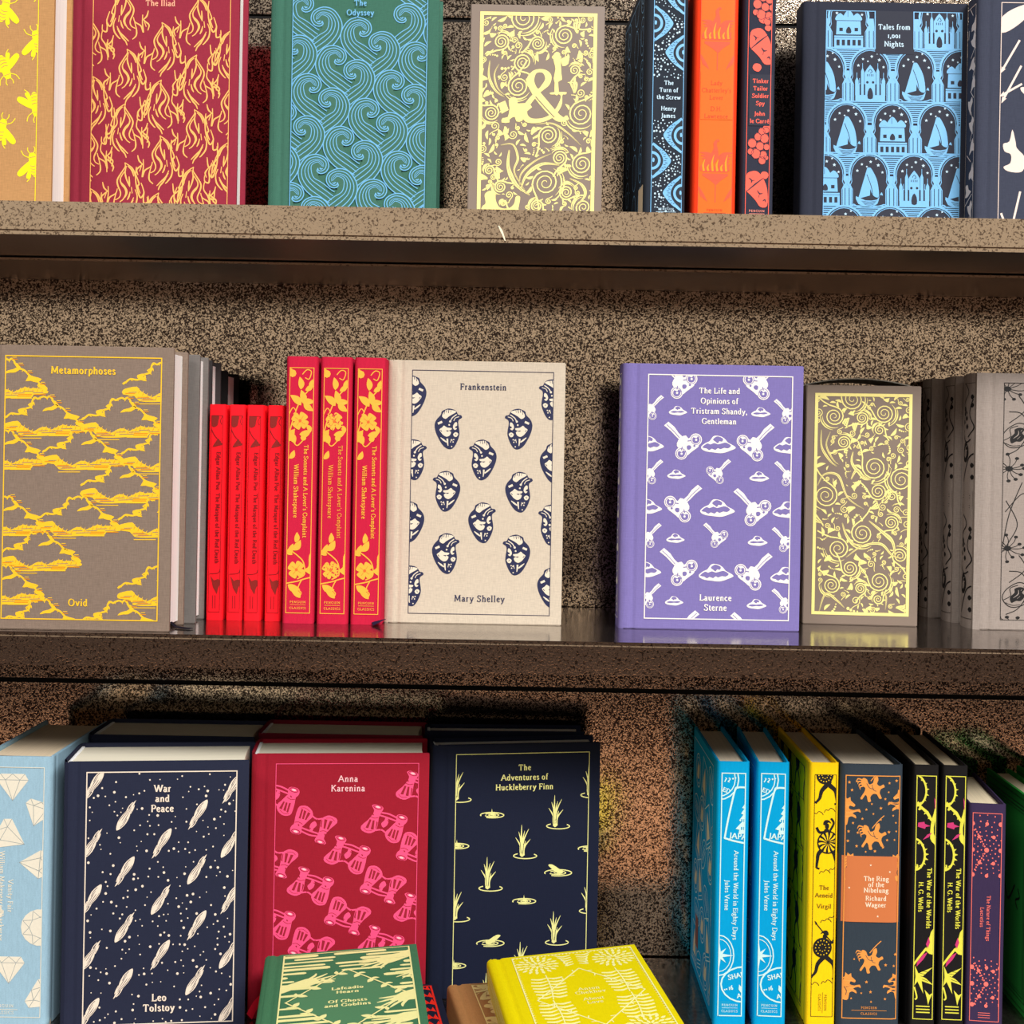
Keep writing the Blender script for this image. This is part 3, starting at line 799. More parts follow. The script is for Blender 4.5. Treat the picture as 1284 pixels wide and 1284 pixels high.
def art_small_scroll(c):
    M = quad_map((125, 185), (543, 188), (97, 1150), c.rect)
    sp = [(285, 212, 46, 180, 1), (205, 287, 42, -80, -1), (325, 293, 28, 100, 1), (420, 272, 42, 160, 1), (375, 507, 52, -170, 1), (490, 560, 50, -60, 1), (165, 632, 52, -60, -1),
          (390, 612, 38, 160, 1), (450, 632, 22, 0, 1), (445, 747, 32, 90, 1), (320, 795, 48, -120, 1), (215, 862, 46, -90, -1), (265, 947, 36, 180, 1), (185, 1022, 38, -80, -1),
          (390, 1002, 44, 170, 1), (310, 1035, 26, 60, 1), (385, 1080, 22, 0, -1), (245, 400, 30, 90, 1), (480, 890, 34, 120, -1), (400, 345, 24, 0, 1)]
    fr_ = (([(150, 345), (150, 420), (185, 480), (215, 505)], 2.2), ([(190, 350), (170, 410), (195, 470), (225, 500)], 1.6), ([(275, 560), (300, 520), (330, 555), (360, 560)], 3.4),
                   ([(285, 440), (280, 490), (320, 540), (360, 560)], 3), ([(130, 590), (160, 540), (220, 545), (260, 640), (330, 690)], 2.2), ([(350, 740), (410, 790), (450, 830), (460, 890)], 3.6),
                   ([(250, 900), (320, 850), (400, 840), (450, 890), (500, 900)], 2.4), ([(235, 750), (250, 800), (280, 840), (320, 845)], 2.6), ([(130, 1140), (160, 1060), (210, 1090), (240, 1120)], 2.2), ([(415, 1130), (420, 1070), (400, 1040)], 1.4))
    scrollwork(c, M, sp, 9, (135, 200, 530, 1140), 220, 50, .72, (), [(p, w * .75) for p, w in fr_])
    c.frame(2.5, 1, 3)

def art_arches(c):
    M = quad_map((228, 57), (945, 62), (205, 1283), c.rect)
    r = c.rect
    for i in range(40):                              # hatched ground between the arches
        y = 262 + 6.9 * 4 * i / 3.2
    def hatch(y0, y1):
        y = y0
        while y < y1:
            c.s([(180, y), (970, y + 4)], 1.0, 1, 0, M, sm=False)
            y += 11
    for y0 in (252, 540, 814, 1098):
        hatch(y0, y0 + 120)
    def star(x, y, s):
        c.f([at(ident, x, y)((s * (1 if k % 2 == 0 else .45) * cos(R(36 * k - 90)), s * (1 if k % 2 == 0 else .45) * sin(R(36 * k - 90)))) for k in range(10)], 2, 3, M, sm=False)
    def boat(x, y):
        T = at(M, x, y)
        c.f([(-58, 70), (-10, -95), (-2, -100), (8, -20), (4, 52)], 1, 3, T, sm=False)
        c.f([(2, -98), (24, -70), (44, -20), (52, 50), (40, 62), (14, 40), (-10, -50)], 1, 3, T, n=3)
        c.f([(-70, 56), (-62, 88), (-42, 104), (30, 104), (48, 84), (56, 50), (66, 34), (72, 52), (58, 48), (40, 74), (-20, 78)], 1, 3, T, n=2)
        for k in range(4):
            c.s([(-40 + 5 * k, 82 + 6 * k), (0, 86 + 6 * k), (40 - 5 * k, 80 + 6 * k)], .3, 3, 4, T)
        c.s([(-12, -60), (10, 0), (18, 44)], .5, 3, 4, T)
        c.s([(-100, 110), (-80, 100), (-60, 112), (-20, 106), (20, 112), (60, 106), (80, 100), (100, 112)], .9, 1, 3, T)
    def domes(x, y):
        T = at(M, x, y)
        c.f([(-76, 40), (76, 40), (76, 108), (-76, 108)], 1, 3, T, sm=False)
        c.f([(-62, -45), (62, -45), (66, 34), (-66, 34)], 1, 3, T, sm=False)
        for dx, w, h in ((-45, 22, 30), (45, 22, 30), (0, 26, 48)):
            c.f([(dx - w, -42), (dx - w, -48 - h * .4), (dx, -50 - h), (dx + w, -48 - h * .4), (dx + w, -42)], 1, 3, T, n=3)
        c.f([(-20, -45), (-20, -62), (20, -62), (20, -45)], 1, 3, T, sm=False)
        for k in range(5):
            c.f([(-64 + 28 * k, 62), (-48 + 28 * k, 62), (-48 + 28 * k, 92), (-64 + 28 * k, 92)], 3, 4, T, sm=False)
        c.f([(-12, 26), (-12, 6), (0, -8), (12, 6), (12, 26)], 3, 4, T, n=2)
        for dx in (-40, 40):
            c.f([(dx - 9, -2), (dx + 9, -2), (dx + 9, 16), (dx - 9, 16)], 3, 4, T, sm=False)
        c.s([(-66, 37), (66, 37)], .5, 3, 4, T)
        c.s([(-64, -40), (64, -40)], .4, 3, 4, T)
        c.s([(-4, -60), (-4, -90)], .3, 3, 4, T)
        c.s([(76, 50), (-76, 50)], .3, 3, 4, T)
    def spires(x, y):
        T = at(M, x, y)
        c.f([(-78, 62), (78, 62), (78, 112), (-78, 112)], 1, 3, T, sm=False)
        for dx, top, w in ((-70, -20, 9), (-40, -70, 8), (40, -70, 8), (70, -20, 9), (-56, 10, 10), (56, 10, 10)):
            c.f([(dx - w, 80), (dx - w, top + 22), (dx, top), (dx + w, top + 22), (dx + w, 80)], 1, 3, T, sm=False)
            c.s([(dx, top + 4), (dx, top - 22)], .45, 1, 3, T)
        c.f([(-30, 70), (-30, -40), (-16, -64), (0, -84), (16, -64), (30, -40), (30, 70)], 1, 3, T, sm=False)
        c.f([(-13, 96), (-13, 60), (0, 38), (13, 60), (13, 96)], 3, 4, T, n=2)
        for dx in (-52, 52, -30, 30):
            c.f([(dx - 4, 78), (dx - 4, 20), (dx + 4, 20), (dx + 4, 78)], 3, 4, T, sm=False)
        for dx in (-15, -5, 5, 15):
            c.s([(dx, -22), (dx, -34)], .5, 3, 4, T)
        for dx in (-15, 15):
            c.d(dx, 10, 7, 3, 4, T)
        c.s([(-10, -46), (0, -60), (10, -46), (0, -40)], .5, 3, 4, T)
    def arch(x, apex, base, what):
        w = 104
        cap = apex + 148
        sh = (base - apex) * -.02
        pts = [(x - w, base), (x - w, cap + 20), (x - w - 4, cap), (x - w + 8, cap - 12), (x - w, cap - 40)]
        n = 12
        arc = [(x - w * cos(pi * i / n), apex + w * 1.02 - w * 1.02 * sin(pi * i / n)) for i in range(n + 1)]
        out = [(x - w + 7, base), (x - w + 7, cap + 34), (x - w - 6, cap + 10), (x - w + 3, cap - 8), (x - w, cap - 40)] + arc + \
              [(x + w, cap - 40), (x + w - 3, cap - 8), (x + w + 6, cap + 10), (x + w - 7, cap + 34), (x + w - 7, base)]
        c.f(out, 3, 1, M, sm=False)
        c.s(out, 1.7, 1, 2, M, sm=False)
        ins = [(x + (p[0] - x) * .90, min(base, p[1] + 11)) for p in out]
        c.s(ins, .55, 1, 2, M, sm=False)
        for dx, dy, s in ((-62, 92, 9), (-38, 58, 8), (8, 44, 9), (48, 62, 10), (-12, 70, 6), (70, 100, 8), (36, 28, 7)):
            star(x + dx, apex + dy, s)
        {'b': boat, 'd': domes, 's': spires}[what](x, apex + 172)
    # columns
    for row, (apex, base) in enumerate(((-20, 254), (258, 540), (548, 815), (820, 1098), (1100, 1380))):
        cols = (345 - 238, 345, 584, 822, 1060) if row % 2 == 0 else (225 - 4 * (row // 2), 458 - 6 * (row // 2), 696 - 7 * (row // 2), 931 - 8 * (row // 2))
        if row == 2:
            cols = (97, 335, 575, 815, 1052)
        if row == 4:
            cols = (320, 562, 800)
        kinds = {0: 'bdbsb', 1: 'bsbd', 2: 'dbdbs', 3: 'dbsb', 4: 'bdb'}[row]
        for a, b in zip(cols, cols[1:]):
            mx_ = (a + b) / 2
            c.f([(mx_ - 18, base), (mx_ - 18, apex + 180), (mx_ - 12, apex + 120), (mx_ + 12, apex + 120), (mx_ + 18, apex + 180), (mx_ + 18, base)], 1, 0, M, sm=False)
            c.s([(mx_ - 11, base), (mx_ - 11, apex + 185)], .45, 3, 3, M, sm=False)
            c.s([(mx_ + 11, base), (mx_ + 11, apex + 185)], .45, 3, 3, M, sm=False)
        for x, kd in zip(cols, kinds):
            if row == 0 and x == 584:
                continue
            arch(x, apex, base, kd)
        c.s([(180, base + 1), (970, base + 5)], .9, 1, 3, M, sm=False)
    c.f([(484, 40), (688, 40), (690, 288), (484, 288)], 3, 4, M, sm=False)
    c.s([(484, 40), (484, 262)], .8, 1, 5, M, sm=False)
    c.s([(688, 40), (688, 262)], .8, 1, 5, M, sm=False)
    u, v = M((584, 157))
    c.lines(['Tales from', '1,001', 'Nights'], u, v, 4.15, 7.0, m=2, l=6, bold=1.15)

def art_whales(c):
    # only the left third of this cover is inside the frame
    k = 118 / (560.0)
    M = quad_map((298, 20), (298 + 507, 20 + 9), (275, 20 + 870), c.rect)
    def tail(x, y, s, r):
        c.f([(0, -60), (10, -20), (14, 0), (40, 30), (36, 66), (20, 78), (-16, 74), (-30, 60), (-8, 48), (-6, 20), (-26, 10), (-30, -14), (-10, -22)], 1, 0, at(M, x, y, s, r), n=3)
    def body(x, y, s, r):
        c.f([(-80, 0), (-60, -26), (0, -34), (70, -14), (90, 8), (60, 30), (0, 34), (-60, 24)], 1, 0, at(M, x, y, s, r), n=3)
    def harpoon(x0, y0, x1, y1):
        c.s([(x0, y0), (x1, y1)], 1.7, 1, 0, M, sm=False)
        a = math.degrees(math.atan2(y1 - y0, x1 - x0))
        c.f([(16, 0), (-10, -9), (-4, 0), (-10, 9)], 1, 0, at(M, x1, y1, 1, a), sm=False)
    body(340, 80, .9, -40); tail(335, 560, 1.15, 0); body(330, 1170, .75, 18); tail(425, 280, 1.2, 20); body(470, 925, 1, -10)
    for h in ((365, 160, 300, 270), (370, 255, 302, 380), (372, 322, 300, 362), (362, 720, 322, 885), (285, 905, 350, 950), (405, 990, 432, 1140), (410, 515, 440, 550),
              (410, 590, 440, 605), (290, 800, 305, 840), (420, 425, 450, 470)):
        harpoon(*h)
    for x, y, s, r in ((560, 150, 1.2, 30), (640, 480, 1.2, 190), (600, 700, 1, 60), (720, 300, 1, 100), (720, 800, 1.2, -20)):
        tail(x, y, s, r)
    for x, y in ((300, 1025), (415, 1215), (450, 1010)):
        c.f([(0, -12), (14, 0), (-4, 12)], 1, 0, at(M, x, y), sm=False)
def art_whale_spine(c):
    r = c.rect
    rnd = random.Random(3)
    w = r[2] - r[0]
    for v in range(int(r[1]) + 6, int(r[3]), 17):
        c.f([(0, -6), (2, 0), (6, 3), (5, 8), (0, 6), (-4, 8), (-4, 2), (-2, -2)], 1, 0, at(ident, r[0] + rnd.uniform(.3, .9) * w, v, 1, rnd.uniform(0, 360)), n=2)
        c.s([(r[0] + rnd.uniform(0, w), v + 7), (r[0] + rnd.uniform(0, w), v + 14)], .8, 1, 0)

def bee(c, M, x, y, s, r):
    T = at(M, x, y, s, r)
    c.f([(-7, -16), (-4, -22), (4, -22), (7, -16), (8, -6), (9, 6), (7, 18), (0, 26), (-7, 18), (-9, 6), (-8, -6)], 1, 0, T, n=3)
    for sx_ in (-1, 1):
        c.f([(4 * sx_, -8), (20 * sx_, 0), (34 * sx_, 12), (30 * sx_, 20), (16 * sx_, 14), (6 * sx_, 4)], 1, 0, T, n=3)
        c.f([(5 * sx_, 2), (14 * sx_, 14), (18 * sx_, 24), (12 * sx_, 26), (5 * sx_, 12)], 1, 0, T, n=3)
        c.s([(3 * sx_, -20), (7 * sx_, -28), (6 * sx_, -34)], .6, 1, 0, T)
        c.s([(7 * sx_, -14), (16 * sx_, -20), (20 * sx_, -30)], .6, 1, 0, T)
        c.s([(7 * sx_, 10), (10 * sx_, 24), (18 * sx_, 32)], .6, 1, 0, T)
    for v in (2, 8, 14, 20):
        c.s([(-7, v), (0, v + 2), (7, v)], .5, 2, 1, T)
    c.s([(-6, -14), (6, -14)], .5, 2, 1, T)
def art_bees(c):
    # crop pixels of the visible right edge of this cover: 5.14 per photo pixel, frame line at x = 250
    u1 = c.rect[2]
    top = c.rect[3]
    def M(p):
        return (u1 - (252 - p[0]) / 8.45, top - 14 - p[1] / 8.45)
    cols = [((30, 225, 16), (40, 600, 160), (22, 1000, 16)), ((240, 60, -160), (245, 430, -14), (240, 835, 172), (235, 1215, -10))]
    for col in cols:
        for x, y, r in col:
            for dx in (0, -460, -920):
                bee(c, M, x + dx, y, 3.3, r)
    for x, y, r in cols[1]:
        for dx in (0, -460, -920):
            pass
        bee(c, M, x - 460 + 0, y, 3.3, -r)

def pp(s, ox=0, oy=0, k=1.0):
    return [((float(q.split(',')[0]) - ox) * k, (float(q.split(',')[1]) - oy) * k) for q in s.split()]
def art_clouds(c):
    M = quad_map((27, 85), (652, 95), (14, 1140), c.rect)
    g = lambda s: pp(s, 550, 80, .3248)
    RS = g('550,80 590,98 612,78 650,110 660,140 690,150 705,195 760,215 800,245 835,285 900,330 960,385 950,420 1045,455')
    LS = g('550,80 500,98 475,112 430,95 405,150 425,165 375,188 395,212 320,235 330,270 235,300 150,290 95,330 55,352')
    PUFF = g('530,265 570,225 640,208 700,178 728,205 660,250 600,252')
    RB = [g('790,355 840,288 890,298 990,330 925,372 850,352'), g('945,400 985,380 1060,440 1040,470 970,430'), g('640,120 700,150 735,205 690,200')]
    LB = [g('235,240 330,222 305,262 355,318 250,292'), g('350,185 405,150 420,165 400,215'), g('60,330 110,318 100,345')]
    BASE = g('60,425 120,400 230,383 270,430 330,470 420,512 500,468 560,458 600,470 640,490 720,455 790,428 850,448 900,440 1045,462 1060,505 890,522 860,562 610,566 430,574 260,562 200,500 60,480')
    for_spikes = g('250,425 300,450 350,480 400,500 460,498 520,468 570,462 620,480 670,478 720,452 770,436 820,440 870,445 930,445 990,452')
    def cloud(x, y):
        T = at(M, x, y)
        c.s(RS, 1.35, 1, 0, T, n=3)
        c.s(LS, 1.35, 1, 0, T, n=3)
        for q in [PUFF] + RB + LB:
            c.f(q, 1, 0, T, n=2)
        for S_ in (RS, LS):
            for i in range(1, len(S_) - 2, 2):           # little spurs inside the outline
                p = S_[i]
                c.s([p, (p[0] * .93, p[1] + 9)], .9, 1, 0, T, tp=(1.2, .8, .3))
        for i in range(2, len(RS) - 2, 3):
            c.s([(RS[i][0] + 3, RS[i][1] + 2), (RS[i][0] + 26, RS[i][1] + 3)], .55, 2, 1, T)
            c.s([(RS[i][0] + 5, RS[i][1] - 5), (RS[i][0] + 22, RS[i][1] - 5)], .5, 1, 0, T)
        c.f(BASE, 1, 0, T, n=2)
        for p in for_spikes:
            c.s([(p[0] - 3, p[1] + 8), (p[0] + 5, p[1] - 6)], .8, 1, 0, T, tp=(1.2, 1, .2))
            c.s([(p[0], p[1] + 14), (p[0] + 4, p[1] + 4)], .3, 2, 1, T)
        for a, b, v in ((90, 210, 468), (250, 520, 596), (610, 870, 566), (300, 430, 540), (690, 860, 540), (700, 870, 520), (240, 380, 515), (900, 1040, 520)):
            c.s(g('%d,%d %d,%d' % (a, v, b, v)), .6, 1 if v > 560 else 2, 1, T, sm=False)
        for a, b, v in ((130, 230, 455), (230, 400, 528), (280, 470, 550), (520, 700, 530), (640, 780, 505), (760, 900, 480), (880, 1010, 500), (480, 600, 505)):
            c.s(g('%d,%d %d,%d' % (a, v, b, v - 4)), .42, 3, 2, T, sm=False)
    for x, y in ((30, 100), (655, 112), (182, 250), (492, 255), (337, 385), (28, 385), (650, 392), (490, 518), (322, 650), (26, 650), (640, 655), (168, 790), (22, 925), (640, 928), (176, 1062), (486, 1066)):
        cloud(x, y)
    u, v = M((337, 162))
    c.text('Metamorphoses', u, v + .3, 5.05, m=1, l=3, bold=1.3)
    u, v = M((321, 1090))
    c.text('Ovid', u, v + .3, 4.9, m=1, l=3, bold=1.3)

def art_hearts(c):
    M = quad_map((155, 122), (750, 135), (138, 1138), c.rect)
    g = lambda s: pp(s, 252, 335, .395)
    def heart(x, y, fx):
        T = at(M, x, y, 1, 0, fx)
        c.f(g('180,185 135,235 115,290 125,360 160,440 210,515 265,548 310,538 350,480 378,400 376,340 366,280 372,240 406,215 396,190 365,184 348,152 320,130 265,118 225,130 190,150'), 1, 0, T, n=3)
        c.f(g('195,205 205,165 238,132 262,132 322,140 345,156 300,182 262,205 232,228'), 2, 1, T, n=2)
        for s, w in (('246,122 240,160', .5), ('268,124 262,166', .5), ('225,140 215,180', .4), ('290,134 286,160', .3)):
            c.s(g(s), w, 1, 2, T)
        c.s(g('285,248 305,215 350,182'), .75, 2, 1, T)
        c.s(g('318,250 335,220 375,205'), .55, 2, 1, T)
        c.s(g('150,278 195,258'), 1.7, 2, 1, T)
        c.d(*g('270,292')[0], 4, 2, 1, T, 6)
        c.d(*g('280,255')[0], 5, 2, 1, T, 6)
        c.f(g('195,318 215,298 248,320 296,325 290,345 262,352 290,366 276,402 240,416 205,396 185,372 165,340'), 2, 1, T, n=2)
        c.s(g('236,352 262,356'), 1.0, 1, 2, T, tp=(.3, 1, 1))
        c.s(g('178,345 192,362'), .5, 1, 2, T)
        c.f(g('312,300 328,270 350,264 353,300 336,310 352,330 330,346 312,326'), 2, 1, T, n=2)
        c.d(*g('342,316')[0], 4, 1, 2, T, 6)
        c.f(g('312,388 340,368 366,386 350,416 325,416'), 2, 1, T, n=2)
        c.s(g('335,385 345,400'), .4, 1, 2, T)
        c.s(g('178,424 210,450 242,474'), 1.1, 2, 1, T, tp=(.4, 1.2, .8))
        c.s(g('250,436 252,470 258,512'), 1.2, 2, 1, T, tp=(1.2, 1, .4))
        c.s(g('292,440 284,478'), .5, 2, 1, T)
        for q in ('300,452', '312,472', '296,520', '318,446'):
            c.d(*g(q)[0], 3, 2, 1, T, 6)
    for h in ((303, 370, 1), (605, 372, -1), (455, 500, -1), (303, 630, -1), (600, 635, 1), (445, 762, 1), (293, 890, 1), (597, 897, -1), (160, 232, -1), (155, 498, 1), (152, 757, -1),
              (142, 1024, 1), (748, 250, -1), (745, 515, 1), (746, 772, -1), (735, 1035, 1)):
        heart(*h)
    u, v = M((453, 207))
    c.text('Frankenstein', u, v, 4.6, m=1, l=4, track=.1, bold=1.0)
    u, v = M((438, 1090))
    c.text('Mary Shelley', u, v, 4.8, m=1, l=4, track=.25, bold=.95)

def art_keys(c):
    M = quad_map((209, 131), (825, 134), (193, 1158), c.rect)
    g = lambda s: pp(s, 385, 440, .5265)
    def key(x, y, ang, s=1.0):
        T = at(M, x, y, s, 0, 1 if ang == -135 else -1)
        c.f(g('205,310 240,280 290,322 322,368 365,408 348,440 300,396 258,352'), 1, 0, T, sm=False)
        c.s(g('226,302 290,362 330,408'), .4 * s + .1, 2, 1, T)
        c.f(g('338,404 382,388 402,412 440,392 480,440 484,474 452,500 418,526 386,548 352,500 318,486 308,452'), 1, 0, T, n=2)
        for q in ('462,420', '345,532'):
            a, b = g(q)[0]
            c.d(a, b, 26, 1, 0, T, 16)
            c.ring(a, b, 20.5, .45, 2, 1, T)
            c.f([(a - 12, b - 10), (a + 2, b - 6), (a + 9, b - 15), (a + 16, b), (a + 8, b + 14), (a - 7, b + 15), (a - 15, b + 5)], 2, 1, T, n=2)
            c.d(a + 1, b + 1, 5, 1, 2, T)
        c.f(g('390,470 415,466 425,482 412,500 392,498'), 2, 1, T, n=2)
        c.s(g('352,478 346,506'), .7, 2, 1, T)
        c.s(g('395,432 425,428'), .7, 2, 1, T)
        c.d(*g('450,470')[0], 5, 2, 1, T, 6)
        c.d(*g('372,520')[0], 4, 2, 1, T, 6)
    h = lambda s: pp(s, 644, 488, .5265)
    def puff(x, y, w):
        s = w / 150
        T = at(M, x, y, s)
        c.f(h('503,500 540,470 572,456 598,420 625,410 670,418 702,440 722,465 770,490 786,510 742,530 700,546 660,552 600,546 550,540 512,524'), 1, 0, T, n=2)
        c.f(h('600,442 618,424 642,416 682,434 674,458 652,454 640,472 620,458'), 2, 1, T, n=2)
        if s > .7:
            c.f(h('512,506 552,474 578,482 610,470 640,480 680,470 708,466 748,490 722,512 692,508 660,520 640,510 620,526 590,516 570,528 546,514'), 2, 1, T, n=2)
        else:
            c.f(h('528,502 580,484 640,490 700,482 745,496 690,512 640,508 580,516'), 2, 1, T, n=2)
    UL, UR = -135, -45
    for x, y, a, s in ((372, 415, UL, 1), (652, 418, UR, 1), (345, 678, UR, 1), (667, 690, UL, 1), (355, 945, UL, 1), (645, 960, UR, 1), (500, 540, UR, .66), (507, 808, UL, .66),
                       (212, 545, UR, .66), (808, 545, UL, .66), (214, 275, UR, .66), (805, 285, UL, .66), (206, 812, UR, .66), (798, 822, UL, .66), (205, 1065, UR, .66), (798, 1080, UL, .66),
                       (352, 160, UL, 1), (678, 160, UR, 1), (335, 1205, UR, 1), (655, 1210, UL, 1)):
        key(x, y, a, s)
    for x, y, w in ((508, 427, 148), (505, 694, 148), (500, 965, 148), (212, 427, 130), (812, 427, 140), (208, 690, 124), (808, 697, 140), (202, 955, 130), (800, 972, 140), (336, 286, 78), (688, 288, 82), (330, 553, 78), (682, 558, 84),
                    (327, 821, 78), (676, 828, 84), (322, 1084, 78), (672, 1093, 84)):
        puff(x, y, w)
    u, v = M((512, 210))
    c.lines(['The Life and', 'Opinions of', 'Tristram Shandy,', 'Gentleman'], u, v, 4.2, 7.85, m=1, l=4, bold=1.25)
    u, v = M((497, 1079))
    c.lines(['Laurence', 'Sterne'], u, v, 4.6, 7.6, m=1, l=4, bold=1.25)
def art_key_spine(c):
    r = c.rect
    m_ = (r[0] + r[2]) / 2
    for v in range(20, 200, 26):
        c.ring(m_ - 2, v, 3.4, 1.1)
        c.ring(m_ + 3, v - 5, 3, 1.1)
        c.s([(m_, v), (m_ + 5, v + 10)], 2.2)
        c.f([(-7, 0), (-3, 3), (2, 4), (7, 1), (4, -2), (-4, -2)], 1, 0, at(ident, m_, v + 15))

def art_roses(c, M=None, line=.55):
    """black line drawing of thorny stems, roses and starbursts (crop pixels: rose column left of the cover)"""
    M = M or quad_map((945, 122), (945 + 420, 128), (932, 1165), c.rect)
    def burst(x, y, s=1.0, seed=0):
        rnd = random.Random(seed)
        for k in range(11):
            a = 33 * k + rnd.uniform(-8, 8)
            q = rnd.uniform(40, 62) * s
            ex, ey = x + q * cos(R(a)), y + q * sin(R(a))
            c.s([(x, y), (x + q * .6 * cos(R(a + 8)), y + q * .6 * sin(R(a + 8))), (ex, ey)], line, 1, 0, M)
            c.d(ex, ey, 6.5 * s, 1, 0, M, 7)
        c.d(x, y, 12 * s, 1, 0, M)
    def rose(x, y, s=1.0, r=0):
        T = at(M, x, y, s, r)
        c.s([(-10, 52), (-36, 24), (-34, -16), (-8, -54), (20, -52), (42, -20), (40, 24), (16, 50)], .7, 1, 0, T, closed=True)
        c.s([(-30, 30), (-14, 6), (-24, -24), (-4, -44)], .6, 1, 0, T)
        c.s([(36, 30), (30, 4), (34, -20), (14, -44)], .6, 1, 0, T)
        c.f([(-4, 36), (-14, 14), (-6, -10), (-10, -26), (4, -38), (20, -34), (16, -16), (28, -4), (22, 20), (8, 24)], 1, 0, T, n=3)
        for pts in ([(-4, 14), (6, -6), (2, -24)], [(8, 14), (14, 0)], [(10, -22), (12, -30)]):
            c.s(pts, .7 * max(s, .8), 2, 1, T, tp=(.4, 1.2, .4))
        c.s([(-22, 40), (0, 46), (24, 38)], .5, 1, 0, T)
    def stem(pts):
        c.s(pts, line * 1.25, 1, 0, M)
    for k, (dx, dy) in enumerate(((0, 0), (210, 120), (420, 0), (0, 700), (210, 820), (420, 700))):
        burst(955 + dx, 150 + dy, 1, k)
        burst(960 + dx, 500 + dy, 1.05, k + 7)
        rose(980 + dx, 355 + dy, 1, 15)
        stem([(950 + dx, 440 + dy), (990 + dx, 410 + dy), (1020 + dx, 330 + dy), (1000 + dx, 260 + dy), (960 + dx, 250 + dy)])
        stem([(948 + dx, 690 + dy), (1000 + dx, 610 + dy), (1030 + dx, 640 + dy), (1060 + dx, 690 + dy)])
        stem([(950 + dx, 640 + dy), (985 + dx, 740 + dy), (960 + dx, 820 + dy), (940 + dx, 860 + dy)])
        stem([(990 + dx, 180 + dy), (1010 + dx, 240 + dy), (960 + dx, 300 + dy)])
        stem([(940 + dx, 840 + dy), (960 + dx, 700 + dy), (1000 + dx, 560 + dy)])
def art_rose_spine(c):
    r = c.rect
    w = r[2] - r[0]
    def M(p):
        return (r[0] + p[0] / 100 * w, r[3] - p[1] / 1000 * (r[3] - r[1]))
    for y0 in (0, 560):
        c.s([(30, y0), (60, y0 + 40), (20, y0 + 90), (50, y0 + 130)], 1.1, M=M)
        c.s([(90, y0 + 70), (70, y0 + 130), (95, y0 + 190), (60, y0 + 230)], 1.1, M=M)
        c.s([(20, y0 + 420), (60, y0 + 330), (95, y0 + 300)], 1.2, M=M)
        c.s([(5, y0 + 200), (40, y0 + 250), (80, y0 + 240)], 1.1, M=M)
        for x, y in ((30, 130), (45, 150), (20, 165), (50, 185), (85, 60), (85, 95), (90, 400), (30, 110), (88, 350)):
            c.f([(0, -11), (9, 0), (0, 11), (-9, 0)], 1, 0, at(M, x, y0 + y))
        T = at(M, 40, y0 + 290)
        c.f([(0, -40), (22, -16), (24, 18), (6, 46), (-16, 40), (-24, 8), (-14, -24)], 1, 0, T)
        c.s([(-10, 20), (0, -14), (12, -24)], .7, 2, 1, T)
        c.s([(0, 28), (8, 0), (16, -6)], .6, 2, 1, T)
    c.f([(5, 462), (95, 462), (95, 535), (5, 535)], 2, 2, M, sm=False)
    m_ = (r[0] + r[2]) / 2
    for y in (478, 488, 520, 530):
        u, v = M((50, y))
        c.s([(u - w * .34, v), (u + w * .34, v)], .35, 1, 3)

def art_comets(c):
    M = quad_map((330, 265), (925, 265), (315, 1250), c.rect)
    rnd = random.Random(11)
    def comet(x, y, kind):
        T = at(M, x, y, 1, -57 if kind == 'A' else 123)
        c.f([(68, 0), (56, 9), (34, 15), (6, 14), (-14, 10), (-30, 10), (-28, 5), (-50, 5), (-72, 0), (-48, -3), (-40, -8), (-22, -7), (-6, -13), (24, -16), (50, -10)], 1, 1, T, n=2)
        for a, b in ((12, 3), (4, 6), (-5, 3)):
            c.s([(44 - b * 3, a), (10, a * .9), (-30 - b * 2, a * .3)], .4, 2, 2, T, tp=(.4, 1, .4))
        c.s([(-20, 9), (-40, 10), (-58, 6)], .6, 1, 1, T)
        c.s([(-16, -10), (-36, -9), (-52, -5)], .6, 1, 1, T)
        c.s([(50, -6), (30, -10), (8, -8)], .4, 2, 2, T)
    L = ((360, 315, 'A'), (485, 437, 'B'), (768, 435, 'A'), (903, 335, 'A'), (625, 545, 'A'), (353, 545, 'B'), (898, 550, 'B'), (480, 652, 'A'), (765, 652, 'B'), (352, 758, 'A'),
         (622, 767, 'B'), (897, 768, 'A'), (480, 872, 'B'), (764, 868, 'A'), (348, 978, 'B'), (620, 980, 'A'), (892, 985, 'B'), (475, 1088, 'A'), (759, 1085, 'B'), (344, 1198, 'A'), (890, 1200, 'B'))
    for q in L:
        comet(*q)
    n = 0
    dots = []
    while n < 420:
        x, y = rnd.uniform(332, 918), rnd.uniform(270, 1245)
        if (560 < x < 700 and 300 < y < 430) or (540 < x < 690 and 1110 < y < 1220):
            continue
        if any(abs((x - q[0]) * .545 - (y - q[1]) * .839) < 76 and abs((x - q[0]) * .839 + (y - q[1]) * .545) < 22 for q in L):
            continue
        n += 1
        if any(math.hypot(x - a_, y - b_) < 17 for a_, b_ in dots):
            continue
        dots.append((x, y))
        c.d(x, y, rnd.choice((2.4, 3.0, 3.4, 4.0, 5.4)), 1, 0, M, 7)
    u, v = M((628, 345))
    c.lines(['War', 'and', 'Peace'], u, v, 5.0, 7.5, m=1, l=3, bold=1.3)
    u, v = M((616, 1160))
    c.lines(['Leo', 'Tolstoy'], u, v, 5.2, 7.7, m=1, l=3, bold=1.3)

